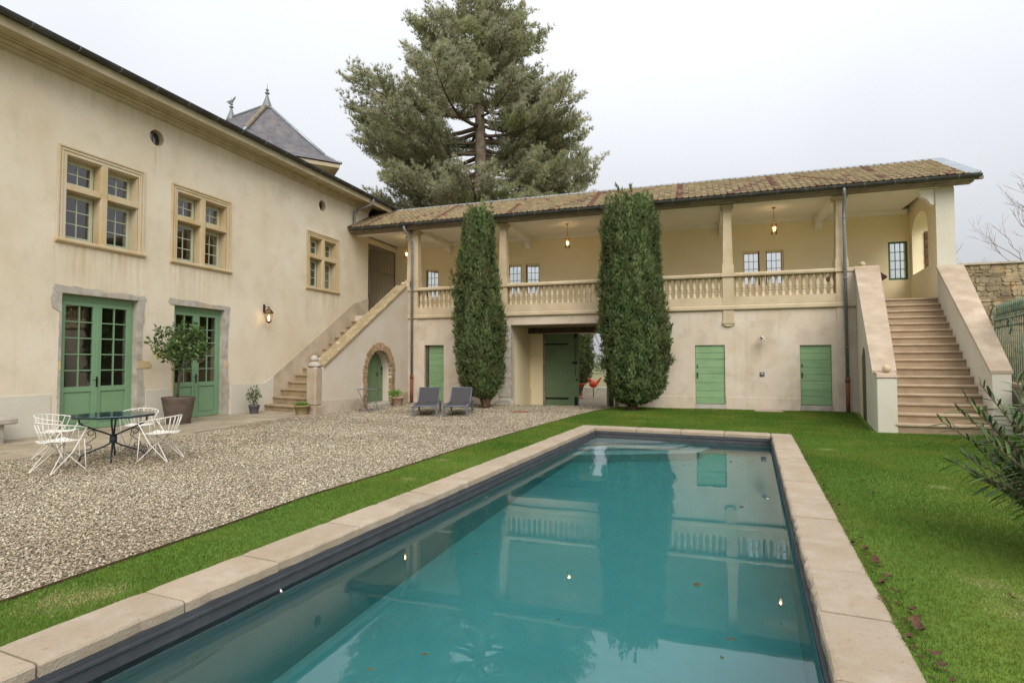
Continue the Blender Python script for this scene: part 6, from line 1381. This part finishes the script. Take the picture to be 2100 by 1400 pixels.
for c, i in enumerate(order):
    d = Vector(LD[i]); rot = d.to_track_quat('Y', 'Z').to_matrix() @ Matrix.Rotation(g.normal()*.35, 3, 'Y'); s = g.uniform(.75, 1.15)
    if c < 270: inst(lme, 'leaf', ol, LP[i], rot.to_euler(), (s, s, s))
    else:
        Rm = np.array(rot); Vs.append((base*s)@Rm.T+LP[i]); Fs.append(tris+len(base)*len(Fs)); Rs.append(np.full(len(base), g.random()))
npmesh('leaves', np.concatenate(Vs), np.concatenate(Fs), 'oleander', ol, np.concatenate(Rs), smooth=True, kind='stuff')

# ------------------------------------------------------------------ pebbles
def point_in(poly, x, y):
    c = np.zeros(len(x), bool); n = len(poly)
    for i in range(n):
        (x1, y1), (x2, y2) = poly[i], poly[i-1]
        k = ((y1 > y) != (y2 > y)) & (x < (x2-x1)*(y-y1)/(y2-y1+1e-12)+x1); c ^= k
    return c
g = np.random.default_rng(99)
def visible(x, y, pad=.08):
    vx, vy = x, y; dd = vx*F.x+vy*F.y; ss = (vx*Rt.x+vy*Rt.y); return (dd > .5) & (np.abs(ss) < dd*(1050/1154.6+pad)+.3)
GP = [(-10.8, -1), *EDGE, (-11, 20.2)]
N0 = 560000; x = g.uniform(-11.3, -2.5, N0); y = 1.5+18.6*g.random(N0)**1.35
ok = point_in(EDGE+[(-10.9, 20.2), (-10.9, 14.0), (-11.2, 12.8), (-10.95, 11), (-10.62, 9.8), (-10.5, 8), (-10.68, 6.1), (-10.75, -3)], x, y) & visible(x, y); x, y = x[ok], y[ok]
d_ = np.hypot(x, y); keep = g.random(len(x)) < np.clip(1.25-d_/20, .35, 1); x, y, d_ = x[keep], y[keep], d_[keep]; n = len(x); print('pebbles', n)
oct_ = np.array([(1, 0, 0), (.3, .9, 0), (-.8, .6, 0), (-.8, -.6, 0), (.3, -.9, 0), (.1, 0, .8), (0, 0, -.6)], float)
of = np.array([(0, 1, 5), (1, 2, 5), (2, 3, 5), (3, 4, 5), (4, 0, 5)])
s = g.uniform(.0050, .0120, n)*(1+.02*d_); asp_ = g.uniform(.6, 1, n); a = g.random(n)*6.283; hgt = g.uniform(.45, .85, n); til = g.normal(size=(n, 2))*.35
b = oct_[None]*np.stack([s, s*asp_, s*hgt], 1)[:, None, :]*(1+g.normal(size=(n, 7, 1))*.12)
bx, by, bz = b[..., 0], b[..., 1], b[..., 2]; X = bx*np.cos(a)[:, None]-by*np.sin(a)[:, None]; Y = bx*np.sin(a)[:, None]+by*np.cos(a)[:, None]; Zz = bz+X*til[:, :1]+Y*til[:, 1:]
V = np.stack([X+x[:, None], Y+y[:, None], Zz+(-.008+s*.35+g.random(n)*.010)[:, None]], -1)[:, :6].reshape(-1, 3); Fc = (of[None]+np.arange(n)[:, None, None]*6).reshape(-1, 3)
npmesh('gravel', V, Fc, 'pebble', None, np.repeat(g.random(n), 6), smooth=False, kind='stuff', label='loose pale and brown gravel pebbles covering the courtyard', category='gravel')

# ------------------------------------------------------------------ grass
PR = prect(CW-.010); LAW = EDGE+[(6.5, 20.2), (6.5, -3)]
N0 = 1150000; x = g.uniform(-4.5, 6.6, N0); y = 1.5+18.5*g.random(N0)**1.5
ok = point_in(LAW, x, y) & ~point_in(PR, x, y) & visible(x, y) & (y < 19.98) & ~((x > 3.7+(y-14.6)*.17) & (y > 14.5) & (x < 6.9))
x, y = x[ok], y[ok]; d_ = np.hypot(x, y); n = len(x); print('grass', n)
bare_ = np.zeros(n)
for (bx_, by_, br) in ((-4.05, 2.72, .20), (-3.93, 2.86, .15), (1.95, 4.95, .14), (2.05, 4.72, .15), (1.9, 4.45, .14), (2.3, 4.5, .12), (-3.98, 8.4, .12), (-3.75, 6.9, .1), (2.9, 8.5, .12), (2.2, 11.5, .14)): bare_ = np.maximum(bare_, np.exp(-((x-bx_)**2+(y-by_)**2)/br**2))
kp = g.random(n) > bare_*.9; xb, yb = x[~kp], y[~kp]; x, y, d_, bare_ = x[kp], y[kp], d_[kp], bare_[kp]; n = len(x)
hgt = g.uniform(.012, .032, n)*(1-.6*bare_)*(1+.25*np.sin(x*2.1)*np.sin(y*1.7)); az_ = g.random(n)*6.283; lean = g.uniform(.1, .75, n)
D = unit(np.stack([np.cos(az_)*lean, np.sin(az_)*lean, np.ones(n)], 1)); wd = .0010+.00034*d_; S = np.stack([-np.sin(az_), np.cos(az_), 0*az_], 1)*wd[:, None]
P = np.stack([x, y, np.full(n, -.002)], 1); V = np.stack([P-S, P+S, P+D*(hgt*(1+.02*d_))[:, None]], 1).reshape(-1, 3)
npmesh('grass', V, np.arange(n*3).reshape(-1, 3), 'grass', None, np.repeat(np.clip(g.random(n)*.75+.1+.15*np.sin(x*1.3+y*.9), 0, 1), 3), kind='stuff', label='short mown green grass around the pool', category='grass')

m_ = len(xb); az_ = g.random(m_)*6.283; D = unit(np.stack([np.cos(az_)*1.2, np.sin(az_)*1.2, np.full(m_, .7)], 1)); S = np.stack([-np.sin(az_), np.cos(az_), 0*az_], 1)*.0028
P = np.stack([xb, yb, np.full(m_, .002)], 1); V = np.stack([P-S, P+S, P+D*g.uniform(.012, .03, m_)[:, None]], 1).reshape(-1, 3)
npmesh('dry_grass', V, np.arange(m_*3).reshape(-1, 3), 'dry_grass', None, np.repeat(g.random(m_), 3), kind='stuff', label='dry yellowed blades in the worn patches of the lawn', category='grass')

# ------------------------------------------------------------------ leaves: floating, sunk, fallen
def leafmesh(name, mat, seed, L=.09, W=.045, curl=.5):
    g = random.Random(seed); n = 7; vs = []; fs = []
    for i in range(n):
        u = i/(n-1); w_ = W*math.sin(math.pi*min(1, u*1.0+.02)**.8)*(1+.2*g.uniform(-1, 1)); zc = curl*L*((u-.5)**2*1.6)+g.uniform(-.003, .003)
        vs += [(-w_/2, u*L-L/2, zc+curl*w_*.35), (0, u*L-L/2, zc), (w_/2, u*L-L/2, zc+curl*w_*.3)]
    for i in range(n-1): b = i*3; fs += [(b, b+1, b+4, b+3), (b+1, b+2, b+5, b+4)]
    vs.append((0, -L*.85, .004)); fs.append((0, 1, len(vs)-1)); m = MB().add(vs, fs, True); me = m.mesh(name); me.materials.append(M[mat]); return me
fl_ = [leafmesh('floating_leaf', 'leaf_pool', k, .085, .05, .12) for k in range(3)]
dl_ = [leafmesh('fallen_leaf', 'leaf_dry', 10+k, .075+.01*k, .04+.006*k, .7) for k in range(4)]
def one(me, name, x, y, z, rz, s, label, grp, tilt=0):
    o = inst(me, name, None, (x, y, z), (tilt, tilt*.6, rz), (s, s, s)); o['label'] = label; o['category'] = 'leaf'
    if grp: o['group'] = grp
FL = [(-.02, 4.86, 1.25, 'large olive leaf floating right of the pool centre'), (.18, 3.98, .7, 'small brown curled leaf floating right of the larger olive leaf'), (.12, 3.72, .45, 'tiny olive leaf floating below the small curled leaf'),
      (-1.62, 3.20, .6, 'small brown leaf floating near the left of the tree reflection'), (-2.0, 5.0, .6, 'small dark leaf floating left of the pool centre below the dark wall reflection'), (-.95, 3.9, .42, 'tiny dark leaf floating near the reflection of the eaves'),
      (-1.9, 8.6, .9, 'brown leaf floating near the left far side of the pool'), (-.7, 11.0, 1.0, 'dark leaf floating in front of the broad cypress reflection'), (-.25, 10.3, .6, 'small dark leaf floating beside the broad cypress reflection'),
      (.55, 10.9, 1.2, 'leaf floating before the green door reflection'), (1.15, 9.2, 1.3, 'greyish leaf floating near the right far side'), (.5, 7.6, 1.2, 'yellow brown leaf floating right of the middle column reflection'),
      (-1.85, 2.95, .55, 'small dark leaf floating close to the left near side'), (.1, 3.1, .5, 'pale round leaf floating in the sky reflection near the camera')]
for k, (x, y, s, lb) in enumerate(FL): one(fl_[k % 3], 'floating_leaf', x, y, -.2035, k*1.7, s, lb, None)
m = leafmesh('white_feather', 'white', 44, .07, .02, .3); o = inst(m, 'white_feather', None, (-3.06, 3.62, -.16), (0, 0, .9)); o['label'] = 'small white feather caught on the dark pool edge'; o['category'] = 'feather'
gg = random.Random(5)
for k in range(46):        # along the outside of the right coping
    v = -1.2-(k/46)**.62*9.6; u = PU+CW+gg.uniform(.0, .10)*(1.6 if v < -8.4 else 1); x, y = pf(u, v); s = gg.uniform(.35, 1.0)*(1.15 if v < -7.5 else .6)
    one(dl_[k % 4], 'fallen_leaf', x, y, .022+gg.uniform(0, .012), gg.uniform(0, 6.28), s, 'dry brown leaf lodged in the grass against the right pool coping', 'dry leaves along the right coping', gg.uniform(-.4, .4))
for k in range(44):
    x, y = gg.uniform(1.9, 4.6), gg.uniform(3.2, 9.5)
    if k < 16: x, y = gg.uniform(2.6, 4.2), gg.uniform(4.3, 6.8)
    one(dl_[k % 4], 'fallen_leaf', x, y, .030, gg.uniform(0, 6.28), gg.uniform(.4, 1.0), 'dry brown leaf lying on the open lawn right of the pool', 'dry leaves scattered on the right lawn', gg.uniform(-.4, .4))

# leaf litter swept against the foot of the walls and specks on the water
def litter(name, mat, pts, size, label, zj=.01):
    n = len(pts); P = np.array(pts); az_ = g.random(n)*6.283; s_ = size*g.uniform(.5, 1.2, n); D = np.stack([np.cos(az_), np.sin(az_), g.normal(size=n)*.25], 1)*s_[:, None]; S = np.stack([-np.sin(az_), np.cos(az_), g.normal(size=n)*.3], 1)*(s_*.5)[:, None]
    V = np.stack([P-D, P-S, P+D, P+S], 1).reshape(-1, 3); F_ = (np.array([[0, 1, 2], [0, 2, 3]])[None]+np.arange(n)[:, None, None]*4).reshape(-1, 3)
    npmesh(name, V, F_, mat, None, np.repeat(g.random(n), 4), kind='stuff', label=label, category='litter')
g = np.random.default_rng(123); pts = []
for k in range(900):
    q = g.random()
    if q < .35: x, y = g.uniform(-10.9, -6.9), 19.9-abs(g.normal())*.35
    elif q < .6: x, y = -10.8+abs(g.normal())*.25, g.uniform(14.5, 19.8)
    elif q < .75: x, y = g.uniform(-8.2, -6.2), g.normal()*.4+16.5
    elif q < .9: x, y = g.uniform(-10.6, -4.6), g.uniform(8, 19)
    else: x, y = g.normal()*.5-7, 18.3+g.normal()*.5
    pts.append((x, y, g.uniform(.004, .018)))
litter('leaf_litter', 'leaf_dry', pts, .024, 'brown leaf litter scattered on the gravel and along the foot of the walls')
pts = [(*pf(g.uniform(-PU+.02, PU-.02), -g.random()*10.5), -.2042) for _ in range(150)]
litter('water_specks', 'twig', pts, .006, 'tiny pale specks floating on the pool water')
pts = [(*pf((PU+CW+.02+abs(g.normal())*.06)*(1 if g.random() < .8 else -1), -g.random()*10.5), g.uniform(.005, .02)) for _ in range(420)]
litter('edge_litter', 'leaf_dry', pts, .018, 'crumbled brown leaves in the grass along the outer edge of the pool coping')
